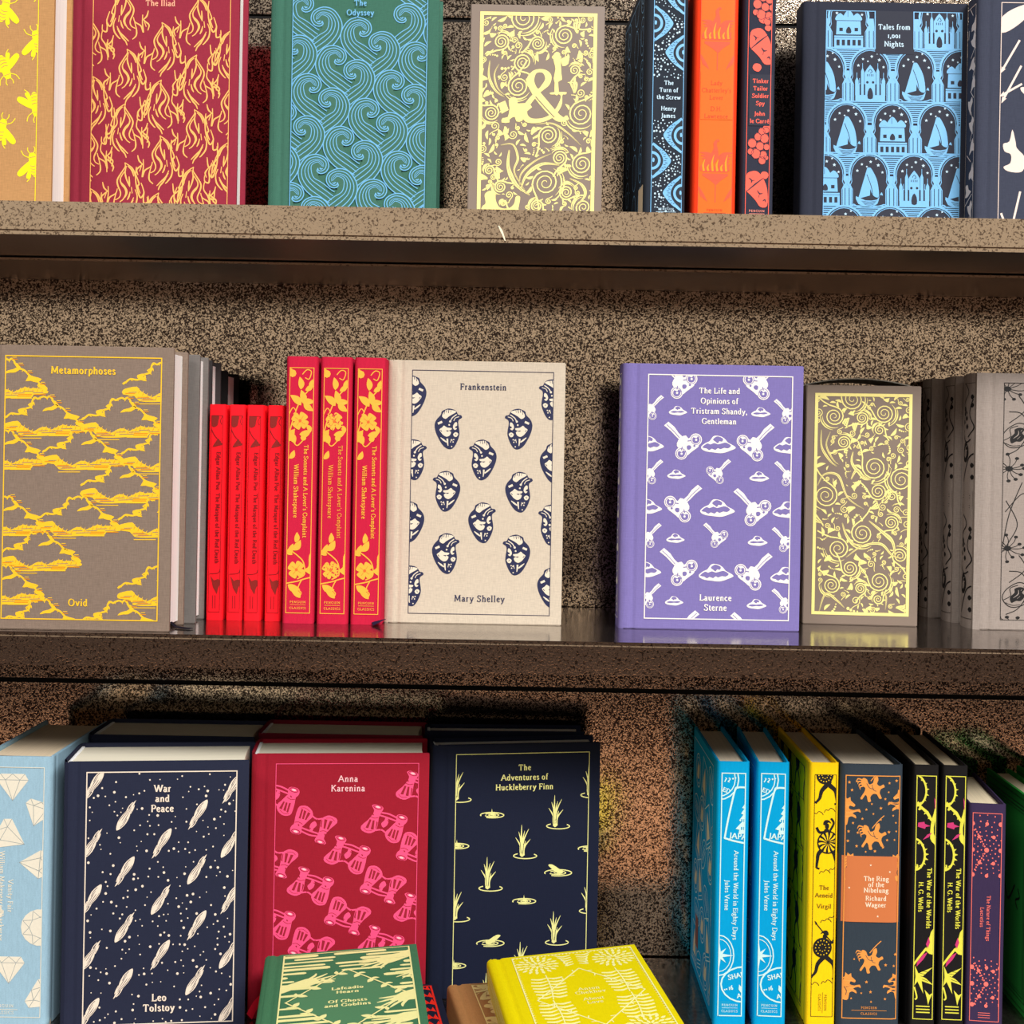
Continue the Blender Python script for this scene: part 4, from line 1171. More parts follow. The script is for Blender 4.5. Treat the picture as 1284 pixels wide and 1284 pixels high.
def art_glasses(c):
    M = quad_map((120, 237), (692, 230), (113, 1216), c.rect)
    g = lambda s: pp(s, 672, 598, .3711)
    def opera(x, y, inv, rot=0):
        T = at(M, x, y, 1, 180 if inv else 0)
        for s_ in ('620,505 700,530 800,568', '640,478 720,492 805,532', '575,668 640,664 690,700'):
            c.s(g(s_), 1.2, 1, 0, T)
        c.f(g('535,400 560,450 540,500 490,560 420,622 430,672 500,702 545,692 582,668 602,600 612,530 640,472 660,435 640,405 580,386'), 1, 0, T, n=2)
        c.f(g('800,520 830,495 900,510 924,550 905,592 882,612 870,680 840,780 800,806 740,800 690,752 680,690 722,650 780,592 800,572'), 1, 0, T, n=2)
        c.f(g('690,520 716,560 702,612 660,640 640,612 640,590 672,560'), 1, 0, T, n=2)
        for s_ in ('512,548 532,554 498,646 468,640', '546,560 566,560 556,662 524,656', '752,650 766,655 734,738 706,724', '778,660 796,665 776,758 750,746', '812,668 832,670 802,772 784,766'):
            c.f(g(s_), 2, 1, T, sm=False)
        for s_ in ('586,575 592,590 580,650', '640,640 630,664', '706,624 690,676', '700,560 760,588', '622,520 660,530', '612,548 650,566 630,584 610,610'):
            c.s(g(s_), 1.0, 2, 1, T, tp=(.5, 1, .5))
        for q, r_ in (('600,416', 13), ('862,528', 13)):
            a, b = g(q)[0]
            Tq = at(T, a, b, 1, 16)
            c.ring(0, 0, 17, .5, 2, 2, Tq, ry=8)
            c.d(0, 0, 9, 3, 2, Tq, 10, ry=4)
        c.s(g('512,514 560,536 606,530'), .4, 2, 2, T)
        c.s(g('790,606 830,630 874,628'), .4, 2, 2, T)
        c.s(g('545,485 552,505'), .8, 2, 2, T)
        c.s(g('826,590 838,606'), .8, 2, 2, T)
        c.s(g('446,640 480,672 540,672'), .3, 2, 2, T)
        c.s(g('712,742 760,782 812,782'), .3, 2, 2, T)
    for q in ((272, 482, 1), (555, 476, 0), (408, 602, 0), (552, 722, 1), (263, 727, 0), (411, 847, 1), (268, 968, 1), (548, 962, 0), (122, 368, 0), (118, 618, 1), (112, 864, 0), (694, 340, 0),
              (696, 586, 1), (690, 832, 0), (405, 1092, 0), (548, 1210, 1), (262, 1215, 0), (112, 1110, 1), (690, 1080, 1)):
        opera(*q)
    u, v = M((408, 307))
    c.lines(['Anna', 'Karenina'], u, v, 4.7, 7.4, m=3, l=4, track=.25, bold=1.05)

def art_reeds(c):
    M = quad_map((163, 205), (693, 183), (150, 1150), c.rect)
    def ripple(x, y, s=1):
        T = at(M, x, y, s)
        c.ring(0, 0, 46, .8, 1, 0, T, ry=11, a0=-200, a1=120)
        c.ring(-2, 0, 28, .7, 1, 0, T, ry=6.5, a0=-150, a1=160)
        c.ring(0, 0, 14, .6, 1, 0, T, ry=3.5)
    def reed(x, y):
        c.ring(x + 12, y + 2, 46, .8, 1, 0, M, ry=11, a0=-40, a1=230)
        for dx, h, b in ((-26, 72, -6), (-14, 96, -4), (-2, 124, 2), (10, 100, 4), (26, 108, 8), (32, 66, 6), (-8, 70, 0), (14, 60, 0)):
            c.s([(x + dx * .16, y), (x + dx * .45 - b, y - h * .5), (x + dx, y - h)], 1.5, 1, 0, M, tp=(1.3, 1, .15))
        c.f([(x - 7, y + 2), (x - 10, y - 34), (x, y - 60), (x + 9, y - 34), (x + 6, y + 2)], 1, 0, M, n=2)
        c.s([(x - 4, y - 8), (x - 8, y - 52)], .4, 2, 1, M)
        c.s([(x + 3, y - 8), (x + 6, y - 48)], .4, 2, 1, M)
    def sprout(x, y):
        ripple(x, y)
        c.f([(x - 7, y), (x - 4, y - 8), (x - 1, y - 26), (x + 2, y - 8), (x + 10, y - 10), (x + 8, y + 2)], 1, 1, M, sm=False)
    def frog(x, y, fx):
        ripple(x, y, 1.18)
        c.f([(x - 40 * fx, y - 32), (x - 24 * fx, y - 34), (x + 4 * fx, y - 16), (x + 20 * fx, y - 2), (x + 6 * fx, y + 4), (x - 12 * fx, y - 4), (x - 30 * fx, y - 20)], 1, 1, M, n=2)
        c.s([(x + 4 * fx, y - 14), (x + 18 * fx, y - 8)], .8, 1, 1, M)
    for q in ((555, 488), (424, 610), (288, 742), (552, 962), (164, 385), (692, 360), (160, 866), (688, 834), (420, 1085), (286, 1210)):
        reed(*q)
    for q in ((305, 448), (168, 574), (694, 581), (433, 796), (158, 1056), (560, 1160), (690, 1050)):
        sprout(*q)
    frog(568, 680, 1)
    frog(300, 966, -1)
    u, v = M((433, 264))
    for i, t in enumerate(('The', 'Adventures of', 'Huckleberry Finn')):
        c.text(t, u, v - i * 7.9, 4.6, m=1, l=3, bold=1.2, rot=0)
def art_reed_spine(c):
    pass

def imprint(c, m=1, l=3, rot=0, up=0):
    r = c.rect
    x = (r[0] + r[2]) / 2
    w = (r[2] - r[0])
    s = min(1.7, w / 11)
    y = r[1] + 3.2 + up
    c.text('PENGUIN', x, y + 4.6, s, m, l, track=1.2)
    c.s([(x - w * .32, y + 3.3), (x + w * .32, y + 3.3)], .28, m, l)
    c.text('CLASSICS', x, y, s, m, l, track=1)

def art_eyes(c):
    r = c.rect
    M = quad_map((245, -103), (425, -103), (235, 1244), c.rect)
    rnd = random.Random(2)
    eyes = [(425, 290, -1), (245, 130, 1), (425, -20, -1), (245, -170, 1), (418, 748, -1), (240, 890, 1), (418, 1068, -1)]
    for x, y, fx in eyes:
        T = at(M, x, y, 1, 0, fx)
        # half an almond, cut by the border
        c.f([(0, -88), (36, -80), (70, -56), (96, -27), (112, 0), (94, 30), (68, 58), (36, 80), (0, 86)], 1, 0, T, n=3)
        c.f([(0, -76), (24, -68), (44, -50), (60, -24), (66, 0), (60, 26), (44, 50), (24, 68), (0, 76)], 2, 1, T, n=3)
        c.f([(52 * sin(R(a)), -52 * cos(R(a))) for a in range(0, 181, 15)], 1, 2, T, sm=False)
        c.f([(37 * sin(R(a)), -37 * cos(R(a))) for a in range(0, 181, 15)], 2, 3, T, sm=False)
        c.f([(6, -14), (16, -10), (14, 8), (4, 6)], 1, 4, T, n=2)
        for k in range(13):
            a = R(-52 + 8.6 * k)
            q = 70 + 8 * (k % 2)
            c.s([(q * cos(a), q * sin(a)), ((q + 14) * cos(a), (q + 14) * sin(a) * .92)], .32, 2, 3, T)
        for k in range(10):
            c.s([(2 + 7 * k, 92 - 4.6 * k), (5 + 7 * k, 102 - 4.8 * k)], .4, 1, 0, T)
    n = 0
    dots = []
    while n < 700:
        x, y = rnd.uniform(248, 422), rnd.uniform(-100, 1235)
        if 430 < y < 665:
            continue
        if any(abs(y - q[1]) < 112 and (x - q[0]) * q[2] < 128 - abs(y - q[1]) * .85 for q in eyes):
            continue
        n += 1
        if any(math.hypot(x - a_, y - b_) < 13 for a_, b_ in dots):
            continue
        dots.append((x, y))
        c.d(x, y, rnd.choice((2.8, 3.6, 4.4, 6.0)), 3, 0, M, 7)
    u, v = M((334, 470))
    c.lines(['The', 'Turn of', 'the Screw', '', 'Henry', 'James'][:3], u, v, 3.25, 5.6, m=3, l=4, bold=1.2)
    u, v = M((333, 612))
    c.lines(['Henry', 'James'], u, v, 3.25, 5.6, m=3, l=4, bold=1.2)
    imprint(c, 3, 4, 0, 3.5)
def art_back_vines(c):
    rnd = random.Random(8)
    r = c.rect
    for y in range(12, 200, 34):
        c.ring(r[0] + 26, y, 11, .8, 1, 0, ry=15)
        c.ring(r[0] + 26, y, 5, .8, 1, 0, ry=7)
        c.ring(r[2] - 6, y + 14, 11, .8, 1, 0, ry=15)
        c.ring(r[2] - 6, y + 14, 6, .8, 1, 0, ry=8)
        c.ring(r[0] + 70, y + 14, 11, .8, 1, 0, ry=15)
        for k in range(6):
            c.d(rnd.uniform(r[0], r[2]), y + rnd.uniform(0, 30), .8)

def art_phoenix(c):
    M = quad_map((500, -103), (722, -103), (497, 1250), c.rect)
    r = c.rect
    c.panel(r[0], r[1], r[2], r[3], 3, 0)
    for y0 in (-700, 25, 760):
        T = at(M, 612, y0)
        # bowl on a stem
        c.f([(-86, 200), (78, 200), (78, 212), (30, 240), (6, 262), (-4, 262), (-34, 240), (-86, 212)], 1, 1, T, sm=False)
        c.s([(-84, 190), (76, 190)], 1.0, 1, 1, T)
        c.s([(-2, 262), (-2, 360)], .8, 1, 1, T)
        for k in range(13):
            x = -92 + 14.5 * k
            h = 40 + 26 * ((k * 7) % 3)
            c.s([(x, 186), (x - 5, 186 - h * .5), (x + 7, 186 - h)], 1.5, 2 if k % 2 else 1, 3, T, tp=(1.2, 1, .1))
        # bird
        c.f([(0, 12), (16, 10), (20, 20), (8, 24), (4, 40), (12, 70), (14, 100), (-4, 136), (-30, 150), (-44, 120), (-34, 90), (-16, 60), (-18, 30)], 1, 2, T, n=3)
        c.d(8, 18, 3, 3, 4, T, 6)
        for sg, xs in ((-1, 0), (1, 0)):
            for k in range(6):
                c.s([(sg * 22 - 8, 116 + 6 * k), (sg * (50 + 3 * k), 92 + 12 * k), (sg * (104 - 7 * k), 84 + 17 * k)], 2.6, 1, 1, T, tp=(1, 1.1, .2))
        for sg in (-1, 1):
            for k in range(5):
                c.s([(sg * (54 + 10 * k), 356 - 6 * k), (sg * (76 + 7 * k), 322 - 8 * k), (sg * (104 + 4 * k), 280 - 4 * k)], 1.3, 1, 1, T, tp=(.3, 1, .5))
    (pa, pb), (pc, pd) = M((505, 395)), M((715, 660))
    c.panel(pa, pd, pc, pb, 3, 5)
    u, v = M((607, 468))
    c.lines(['Lady', "Chatterley's", 'Lover'], u, v, 3.2, 5.7, m=4, l=7, bold=.9)
    u, v = M((607, 612))
    c.lines(['D.H.', 'Lawrence'], u, v, 3.3, 5.7, m=4, l=7, bold=.9)
    imprint(c, 4, 4, 0, 3.5)

def art_knuckles(c):
    M = quad_map((774, -103), (914, -103), (750, 1252), c.rect)
    def clump(x, y, kind, fy=1):
        T = at(M, x, y, 1, 0, 1, fy)
        if kind == 0:
            c.f([(-62, -80), (-30, -102), (8, -98), (44, -50), (62, 10), (60, 90), (20, 96), (-8, 60), (-40, 28), (-66, -2)], 1, 0, T, n=3)
            for pts in ([(-62, 12), (-10, -30), (40, -66)], [(-46, -64), (-30, -50), (-34, -36)], [(-34, -50), (-14, -52)], [(2, 4), (16, 22), (34, 20)], [(16, 22), (10, 44)], [(34, 64), (46, 56), (52, 70)]):
                c.s(pts, 1.0, 2, 1, T, tp=(.4, 1.2, .4))
        else:
            for dx, dy, q in ((18, -84, 20), (44, -92, 18), (-4, -54, 22), (34, -46, 26), (-38, -18, 26), (8, -2, 24), (46, 2, 18), (-48, 28, 18), (-16, 40, 28), (28, 46, 22), (20, 78, 22), (44, 62, 14)):
                c.f([(-q, -q * .2), (-q * .4, -q), (q * .6, -q * .9), (q, 0), (q * .7, q * .8), (-q * .4, q)], 1, 0, at(T, dx, dy), n=2)
                c.ring(dx, dy, q * .98, .35, 2, 1, T, n=12)
    clump(846, 250, 0)
    clump(862, 30, 1)
    clump(850, -150, 0)
    clump(832, 806, 1)
    clump(822, 1046, 0)
    for x, y, q in ((858, 98, 22), (886, 146, 16), (822, 366, 22), (866, 966, 20), (800, -40, 18), (880, 705, 20)):
        c.f([(-q * 1.2, 0), (-q * .6, -q), (q * .7, -q * .9), (q * 1.2, 0), (q * .5, q), (-q * .6, q * .8)], 1, 0, at(M, x, y), n=2)
    (pa, pb), (pc, pd) = M((778, 405)), M((912, 690))
    c.panel(pa, pd, pc, pb, 2, 3)
    u, v = M((843, 452))
    c.lines(['Tinker', 'Tailor', 'Soldier', 'Spy'], u, v, 3.15, 5.8, m=1, l=5, bold=1.35)
    u, v = M((837, 634))
    c.lines(['John', 'le Carr\u00e9'], u, v, 3.15, 5.8, m=1, l=5, bold=1.35)
    imprint(c, 3, 4, 0, 3.5)

def art_briar(c, worn=False):
    """flowering briar: leaves, a four-petalled flower and tendrils at head and tail"""
    M = quad_map((63, 110), (173, 110), (57, 1180), c.rect)
    rnd = random.Random(21 if worn else 20)
    def flower(x, y, s=1.0):
        for a in (35, 125, 215, 305):
            T = at(M, x, y, s, a)
            c.f([(3, 0), (14, -15), (34, -19), (38, 0), (34, 19), (14, 15)], 1, 1, T, n=3)
            c.s([(8, 0), (26, 0)], .25, 3, 2, T)
        c.d(x, y, 7 * s, 3, 2, M)
        if worn:
            for _ in range(26):
                c.d(x + rnd.uniform(-34, 34), y + rnd.uniform(-34, 34), rnd.uniform(1.5, 4), 2, 3, M, 5)
    def sprig(y0):
        c.s([(60, y0 + 300), (96, y0 + 180), (130, y0 + 120), (170, y0 + 80)], .9, 1, 0, M)
        for x, y, L, r in ((126, y0 + 158, 62, -100), (116, y0 + 165, 66, -138), (128, y0 + 150, 58, 42), (124, y0 + 140, 54, 8), (114, y0 + 96, 56, -96), (134, y0 + 100, 46, -40)):
            leaf(c, M, x, y, L, r, .46, 1, 1, .12)
        c.s([(60, y0 + 210), (78, y0 + 176), (92, y0 + 190), (82, y0 + 204)], .7, 1, 0, M)
        c.s([(120, y0 + 30), (140, y0 + 10), (160, y0 + 18), (150, y0 + 50), (132, y0 + 44)], .7, 1, 0, M)
        leaf(c, M, 150, y0 + 80, 34, -60, .5)
        c.d(76, y0 + 26, 17, 1, 0, M)
        c.d(64, y0 + 14, 12, 1, 0, M)
    sprig(110)
    flower(112, 342)
    for x, y, L, r in ((110, 402, 56, -20), (92, 440, 60, 230), (86, 380, 56, 110)):
        leaf(c, M, x, y, L, r, .5, 1, 1)
    c.s([(88, 378), (80, 420), (100, 450), (132, 420)], .8, 1, 0, M)
    c.d(128, 416, 13, 1, 1, M)
    leaf(c, M, 160, 392, 40, 240, .5)
    leaf(c, M, 66, 508, 44, -60, .5)
    # lower sprig
    for x, y, L, r in ((98, 872, 46, -82), (86, 906, 58, -52), (66, 915, 44, -60), (86, 925, 44, 200)):
        leaf(c, M, x, y, L, r, .5, 1, 1)
    c.s([(66, 900), (110, 930), (136, 960), (140, 1010), (108, 1030)], .9, 1, 0, M)
    flower(104, 990)
    c.f([(180, 900), (160, 930), (158, 975), (140, 990), (165, 1010), (180, 1012)], 1, 1, M, n=3)
    c.s([(60, 1050), (110, 1040), (140, 1030), (180, 1020)], .9, 1, 0, M)
    c.s([(128, 1034), (112, 1070), (126, 1090), (120, 1106)], .8, 1, 0, M)
    leaf(c, M, 66, 1056, 60, 20, .5)
    leaf(c, M, 124, 1112, 50, 215, .5)
    u, v = M((131, 648))
    c.text("The Sonnets and A Lover's Complaint", u, v, 3.15, 1, 4, rot=-90, bold=1.1 if not worn else .75)
    u, v = M((88, 648))
    c.text('William Shakespeare', u, v, 3.3, 1, 4, rot=-90, bold=1.1 if not worn else .75)
    imprint(c)

def art_poe(c):
    M = quad_map((96, 122), (150, 122), (88, 1155), c.rect)
    for y, fy in ((170, 1), (985, -1)):
        T = at(M, 124, y, 1, 0, 1, fy)
        if fy == 1:
            c.f([(-26, -44), (-8, -48), (8, -44), (4, -20), (0, 4), (-16, 14), (-26, 6)], 2, 0, T, n=2)
            c.s([(24, -46), (14, -20), (20, 0)], .5, 1, 0, T)
            c.s([(-30, 20), (-12, 60), (16, 92)], .7, 1, 0, T)
            c.f([(-22, 118), (-6, 88), (6, 74), (14, 92), (26, 104), (4, 112)], 2, 0, T, n=2)
        else:
            c.f([(-26, 20), (-10, -4), (8, 4), (26, -4), (10, -44), (4, -76), (-14, -40)], 2, 0, T, sm=False)
            c.s([(-30, 30), (10, 36), (20, 60), (14, 40)], .6, 1, 0, T)
    u, v = M((126, 606))
    c.text('Edgar Allan Poe  The Masque of the Red Death', u - 1.1, v, 3.08, 1, 1, rot=-90, bold=1.45)
    r = c.rect
    for k in range(2):
        c.s([((r[0] + r[2]) / 2 - 1.2 + 2 * k, r[1] + 3), ((r[0] + r[2]) / 2 - 1.2 + 2 * k, r[1] + 13)], .5, 1, 0)

def gem(c, M, x, y, s, r=0, kind=0):
    T = at(M, x, y, s, r)
    if kind == 0:
        out = [(-34, -20), (34, -20), (44, -2), (0, 58), (-44, -2)]
        c.f(out, 1, 0, T, sm=False)
        for q in ([(-44, -2), (44, -2)], [(-34, -20), (-20, -2), (0, 58)], [(34, -20), (20, -2), (0, 58)], [(-20, -2), (0, -20), (20, -2)]):
            c.s(q, .35, 2, 1, T, sm=False)
    else:
        c.d(0, 0, 46, 1, 0, T, 18)
        c.ring(0, 0, 26, .35, 2, 1, T, n=8)
        for k in range(8):
            c.s([(26 * cos(R(45 * k)), 26 * sin(R(45 * k))), (44 * cos(R(45 * k + 22)), 44 * sin(R(45 * k + 22)))], .35, 2, 1, T)
            c.s([(26 * cos(R(45 * k)), 26 * sin(R(45 * k))), (44 * cos(R(45 * k - 22)), 44 * sin(R(45 * k - 22)))], .35, 2, 1, T)
def art_gems(c):
    # 3.26 crop px per photo px; right-hand frame line at x = 178
    M = quad_map((178 - 238, 245), (178, 245), (178 - 250, 1245), c.rect)
    gem(c, M, 56, 300, 1.38)
    gem(c, M, 160, 408, 1.3, 18)
    gem(c, M, 26, 512, 1.5, -62)
    gem(c, M, 158, 632, 1.3, 95)
    gem(c, M, 164, 885, 1.6, 0, 1)
    gem(c, M, 45, 1030, 1.38)
    gem(c, M, 158, 1150, 1.5, -60)
    gem(c, M, -20, 800, 1.3, 60)
    u, v = M((46, 760))
    c.text('Vanity Fair', u - 1, v, 3.7, 1, 2, rot=-90)
    u, v = M((12, 760))
    c.text('William Makepeace Thackeray', u - 1, v, 3.7, 1, 2, rot=-90)
    u, v = M((24, 1205))
    c.text('PENGUIN', u, v, 2.2, 1, 2, track=1.4)
    c.s([(u - 11, v - 1.6), (u + 11, v - 1.6)], .4, 1, 2)
    c.text('CLASSICS', u, v - 5, 2.2, 1, 2, track=1)

def art_travel(c):
    M = quad_map((152, 258), (255, 258), (148, 1250), c.rect)
    w = 1.0
    # round postmark at the head
    c.ring(140, 285, 84, w, 1, 1, M); c.ring(140, 285, 70, w * .8, 1, 1, M)
    for k, ch in enumerate('72'):
        u, v = M((166 + 16 * k, 296)); c.text(ch, u, v, 3.4, 1, 2, rot=-14, bold=1.5)
    c.d(200, 282, 4, 1, 2, M); c.d(210, 279, 4, 1, 2, M)
    u, v = M((170, 338)); c.text('ED', u, v, 3.2, 1, 2, rot=-20, bold=1.6)
    # label with a pagoda
    c.s([(262, 318), (222, 318), (206, 340), (172, 505), (180, 528), (262, 546)], 1.4, 1, 1, M, sm=True)
    c.f([(255, 365), (249, 388), (240, 400), (249, 404), (236, 424), (246, 428), (228, 452), (240, 458), (214, 486), (230, 490), (226, 506), (300, 506), (300, 365)], 1, 1, M, sm=False)
    for y in (446, 478):
        for x in (240, 250):
            c.f([(x - 3, y), (x + 2, y), (x + 2, y + 12), (x - 3, y + 12)], 2, 2, M, sm=False)
    u, v = M((188, 524)); c.text('JAPAN', u, v, 4.2, 1, 2, rot=-5, align='l', bold=1.4)
    u, v = M((216, 757)); c.text('Around the World in Eighty Days', u - 1.3, v, 3.45, 1, 2, rot=-90, bold=1.15)
    u, v = M((180, 757)); c.text('Jules Verne', u - 1.3, v, 3.45, 1, 2, rot=-90, bold=1.15)
    # compass
    c.ring(152, 1003, 62, .9, 1, 1, M, ry=82); c.ring(152, 1003, 50, .6, 1, 1, M, ry=66)
    for a in range(0, 360, 45):
        q = 62 if a % 90 == 0 else 42
        c.f([(q, 0), (0, 9), (-6, 0), (0, -9)], 1, 2, at(M, 152, 1003, 1, a), sm=False)
    # second postmark
    c.ring(258, 1120, 96, 1.2, 1, 1, M, ry=72)
    u, v = M((194, 1102)); c.text('SHANGHAI', u, v, 3.6, 1, 2, rot=14, align='l', bold=1.5)
    u, v = M((196, 1143)); c.text('16', u, v, 3.4, 1, 2, rot=8, align='l', bold=1.5)
    c.d(178, 1142, 3.5, 1, 2, M); c.d(186, 1140, 3.5, 1, 2, M); c.f([(238, 1120), (258, 1140), (250, 1158), (236, 1140)], 1, 2, M, sm=False)
    u, v = M((232, 1176)); c.text('A', u, v, 3.4, 1, 2, rot=10, align='l', bold=1.5)
    c.f([(150, 1188), (200, 1188), (200, 1250), (150, 1250)], 2, 3, M, sm=False)
    imprint(c, 1, 4)
def art_travel_back(c):
    r = c.rect
    rnd = random.Random(6)
    k = 0
    for y in range(int(r[1]) + 14, int(r[3]), 31):
        for x in range(int(r[0]) + 16, int(r[2]) + 10, 34):
            k += 1
            x_, y_ = x + rnd.uniform(-6, 6) + (12 if (y // 31) % 2 else 0), y + rnd.uniform(-5, 5)
            if k % 3 == 0:
                c.ring(x_, y_, 14, 1.0); c.ring(x_, y_, 11, .6); c.f([(-8, -6), (-2, 8), (0, 2), (6, 7), (5, -6)], 3, 0, at(ident, x_, y_), n=2)
            elif k % 3 == 1:
                T = at(ident, x_, y_, 1, rnd.uniform(-30, 30))
                c.s([(-12, -16), (12, -16), (12, 16), (-12, 16)], 1.0, 1, 0, T, closed=True, sm=False)
                c.f([(-8, -10), (8, -10), (6, 0), (0, 12), (-6, 0)], 3, 0, T, sm=False)
                c.s([(-9, -13), (9, -13)], .8, 1, 0, T)
            else:
                T = at(ident, x_, y_, 1, rnd.uniform(-50, 50))
                c.ring(0, 0, 16, .9, 1, 0, T, ry=10)
                for q in (-3, 0, 3):
                    c.s([(-10, q), (10, q)], .8, 1, 0, T)
    c.f([(r[0] + 24, 26), (r[0] + 40, 26), (r[0] + 40, 52), (r[0] + 24, 52)], 4, 2, sm=False)

def warrior(c, T, pose=0, m=1):
    # head with crested helmet, shield, striding legs
    c.f([(-6, -86), (0, -100), (12, -96), (12, -80), (2, -74)], m, 0, T, n=2)
    c.f([(-14, -98), (-6, -114), (14, -112), (24, -98), (10, -104), (-6, -92)], m, 0, T, n=2)
    c.f([(-8, -74), (12, -74), (20, -40), (16, 4), (-8, 8), (-16, -30)], m, 0, T, n=2)
    c.s([(-2, -64), (-30, -62), (-44, -84)], 2.0, m, 0, T)
    c.s([(-6, 4), (-34, 30), (-40, 60), (-44, 92)], 2.6, m, 0, T, tp=(1.4, 1, .6))
    c.s([(-44, 92), (-30, 96)], 1.4, m, 0, T)
    c.s([(12, 4), (36, 30), (46, 64), (64, 84)], 2.6, m, 0, T, tp=(1.4, 1, .6))
    c.s([(60, 88), (76, 80)], 1.4, m, 0, T)
def art_warriors(c):
    M = quad_map((547, 293), (640, 297), (533, 1258), c.rect)
    def shield(x, y, q, kind):
        c.d(x, y, q, 1, 1, M, 20, ry=q * 1.0)
        if kind:
            for k in range(12):
                a = R(30 * k)
                c.f([(x + 5 * cos(a), y + 5 * sin(a)), (x + q * .6 * cos(a + .3), y + q * .6 * sin(a + .3)), (x + q * .86 * cos(a + .25), y + q * .86 * sin(a + .25)),
                     (x + q * .88 * cos(a + .5), y + q * .88 * sin(a + .5)), (x + q * .6 * cos(a + .55), y + q * .6 * sin(a + .55))], 2, 2, M, sm=False)
        else:
            for k in range(14):
                a = R(360 / 14 * k)
                c.d(x + q * .72 * cos(a), y + q * .72 * sin(a), 2.6, 2, 2, M, 6)
            for k in range(8):
                a = R(45 * k)
                c.d(x + q * .36 * cos(a), y + q * .36 * sin(a), 2.2, 2, 2, M, 6)
    warrior(c, at(M, 606, 336, .82, 0, -1)); shield(590, 298, 36, 0)
    warrior(c, at(M, 596, 582, .92, 0, 1, 1)); shield(604, 566, 46, 1)
    c.s([(612, 520), (628, 490), (616, 470)], 1.6, 1, 1, M)
    warrior(c, at(M, 596, 1022, .92, 0, -1)); shield(582, 985, 40, 0)
    c.s([(552, 884), (600, 940), (626, 968)], .8, 1, 1, M)
    c.f([(548, 876), (560, 886), (554, 894)], 1, 1, M, sm=False)
    for x, y in ((560, 452), (610, 440), (590, 685), (630, 676), (596, 880), (628, 868), (545, 1132), (600, 1124)):
        c.s([(x - 22, y + 6), (x - 16, y - 4), (x - 4, y - 2), (x + 4, y - 10), (x + 16, y - 6), (x + 24, y + 4)], .45, 1, 0, M)
    u, v = M((588, 754))
    c.lines(['The', 'Aeneid'], u, v, 3.3, 5.9, m=3, l=3)
    u, v = M((588, 828))
    c.text('Virgil', u, v, 3.3, m=3, l=3)
    r = c.rect
    x = (r[0] + r[2]) / 2
    c.text('PENGUIN', x + 2, r[1] + 11, 1.7, 3, 3, rot=-90, track=1.2)
    c.s([(x + .6, r[1] + 3), (x + .6, r[1] + 19)], .25, 3, 3)
    c.text('CLASSICS', x - 2.6, r[1] + 11, 1.7, 3, 3, rot=-90, track=1.2)
def art_warriors_back(c):
    r = c.rect
    for i, y in enumerate(range(int(r[1]) + 22, int(r[3]), 40)):
        for j, x in enumerate(range(int(r[0]) + 14, int(r[2]) + 6, 34)):
            T = at(ident, x + (8 if i % 2 else 0), y, .2, 0, 1 if (i + j) % 2 else -1, -1)
            warrior(c, T)
            c.d(x + (8 if i % 2 else 0), y + 6, 8, 1, 1)
            c.s([(x - 10, y + 24), (x + 12, y - 2)], .9)
        c.s([(r[0], y - 20), (r[0] + 20, y - 18), (r[0] + 50, y - 22), (r[2], y - 19)], .4)

def rider(c, T):
    c.f([(-30, 30), (-44, 50), (-52, 44), (-36, 20), (-30, 0), (-44, -10), (-50, -30), (-38, -44), (-22, -36), (-14, -16), (4, -22), (10, -44), (24, -52), (28, -34), (22, -18),
         (36, -8), (50, -16), (56, -4), (40, 4), (34, 22), (44, 44), (32, 46), (22, 28), (4, 26), (-8, 42), (-4, 58), (-18, 60), (-22, 40)], 1, 0, T, n=2)
    c.s([(-6, -30), (20, -60), (46, -84)], .7, 1, 0, T)
    for k in range(4):
        c.s([(-40 + 3 * k, -34 + 8 * k), (-62 + 3 * k, -40 + 12 * k), (-70 + 6 * k, -28 + 12 * k)], 1.0, 1, 0, T, tp=(1, 1, .2))
    c.s([(-24, -20), (-10, 0), (10, 4)], .4, 2, 1, T)
    c.s([(0, -14), (6, 8), (20, 14)], .4, 2, 1, T)
def horse(c, T):
    c.f([(-34, 64), (-30, 34), (-36, 0), (-18, -30), (-14, -56), (0, -44), (14, -52), (16, -36), (36, -18), (30, -8), (12, -14), (8, 0), (30, 6), (56, 2), (60, 18), (48, 12), (24, 20),
         (38, 30), (40, 44), (22, 34), (6, 40), (0, 70), (-16, 74)], 1, 0, T, n=2)
    for k in range(4):
        c.s([(-16, -34 + 12 * k), (-28, -26 + 14 * k), (-34, -12 + 14 * k)], .8, 1, 0, T)
    c.s([(-20, 10), (-8, 30), (-12, 50)], .4, 2, 1, T)
def art_valkyries(c):
    M = quad_map((97, 290), (322, 293), (85, 1265), c.rect)
    rnd = random.Random(31)
    spots = [(205, 335), (210, 525), (205, 1035), (130, 640), (290, 650), (120, 1115), (292, 1125), (112, 420)]
    rider(c, at(M, 205, 342, .92)); rider(c, at(M, 212, 532, .95)); rider(c, at(M, 205, 1030, .9))
    horse(c, at(M, 118, 648, .85)); horse(c, at(M, 304, 652, .85, 0, -1)); horse(c, at(M, 112, 1128, .85)); horse(c, at(M, 306, 1128, .85, 0, -1))
    horse(c, at(M, 104, 425, .9)); horse(c, at(M, 325, 395, .9, 0, -1))
    n = 0
    dots = []
    while n < 160:
        x, y = rnd.uniform(104, 312), rnd.uniform(300, 1200)
        if 690 < y < 1000 or any(math.hypot(x - a, y - b) < 62 for a, b in spots):
            continue
        n += 1
        if any(math.hypot(x - a_, y - b_) < 30 for a_, b_ in dots):
            continue
        dots.append((x, y))
        s = rnd.choice((5, 6, 7))
        c.f([(x + s * (1 if k % 2 == 0 else .45) * cos(R(36 * k - 90)), y + s * (1 if k % 2 == 0 else .45) * sin(R(36 * k - 90))) for k in range(10)], 1, 0, M, sm=False)
    imprint(c)

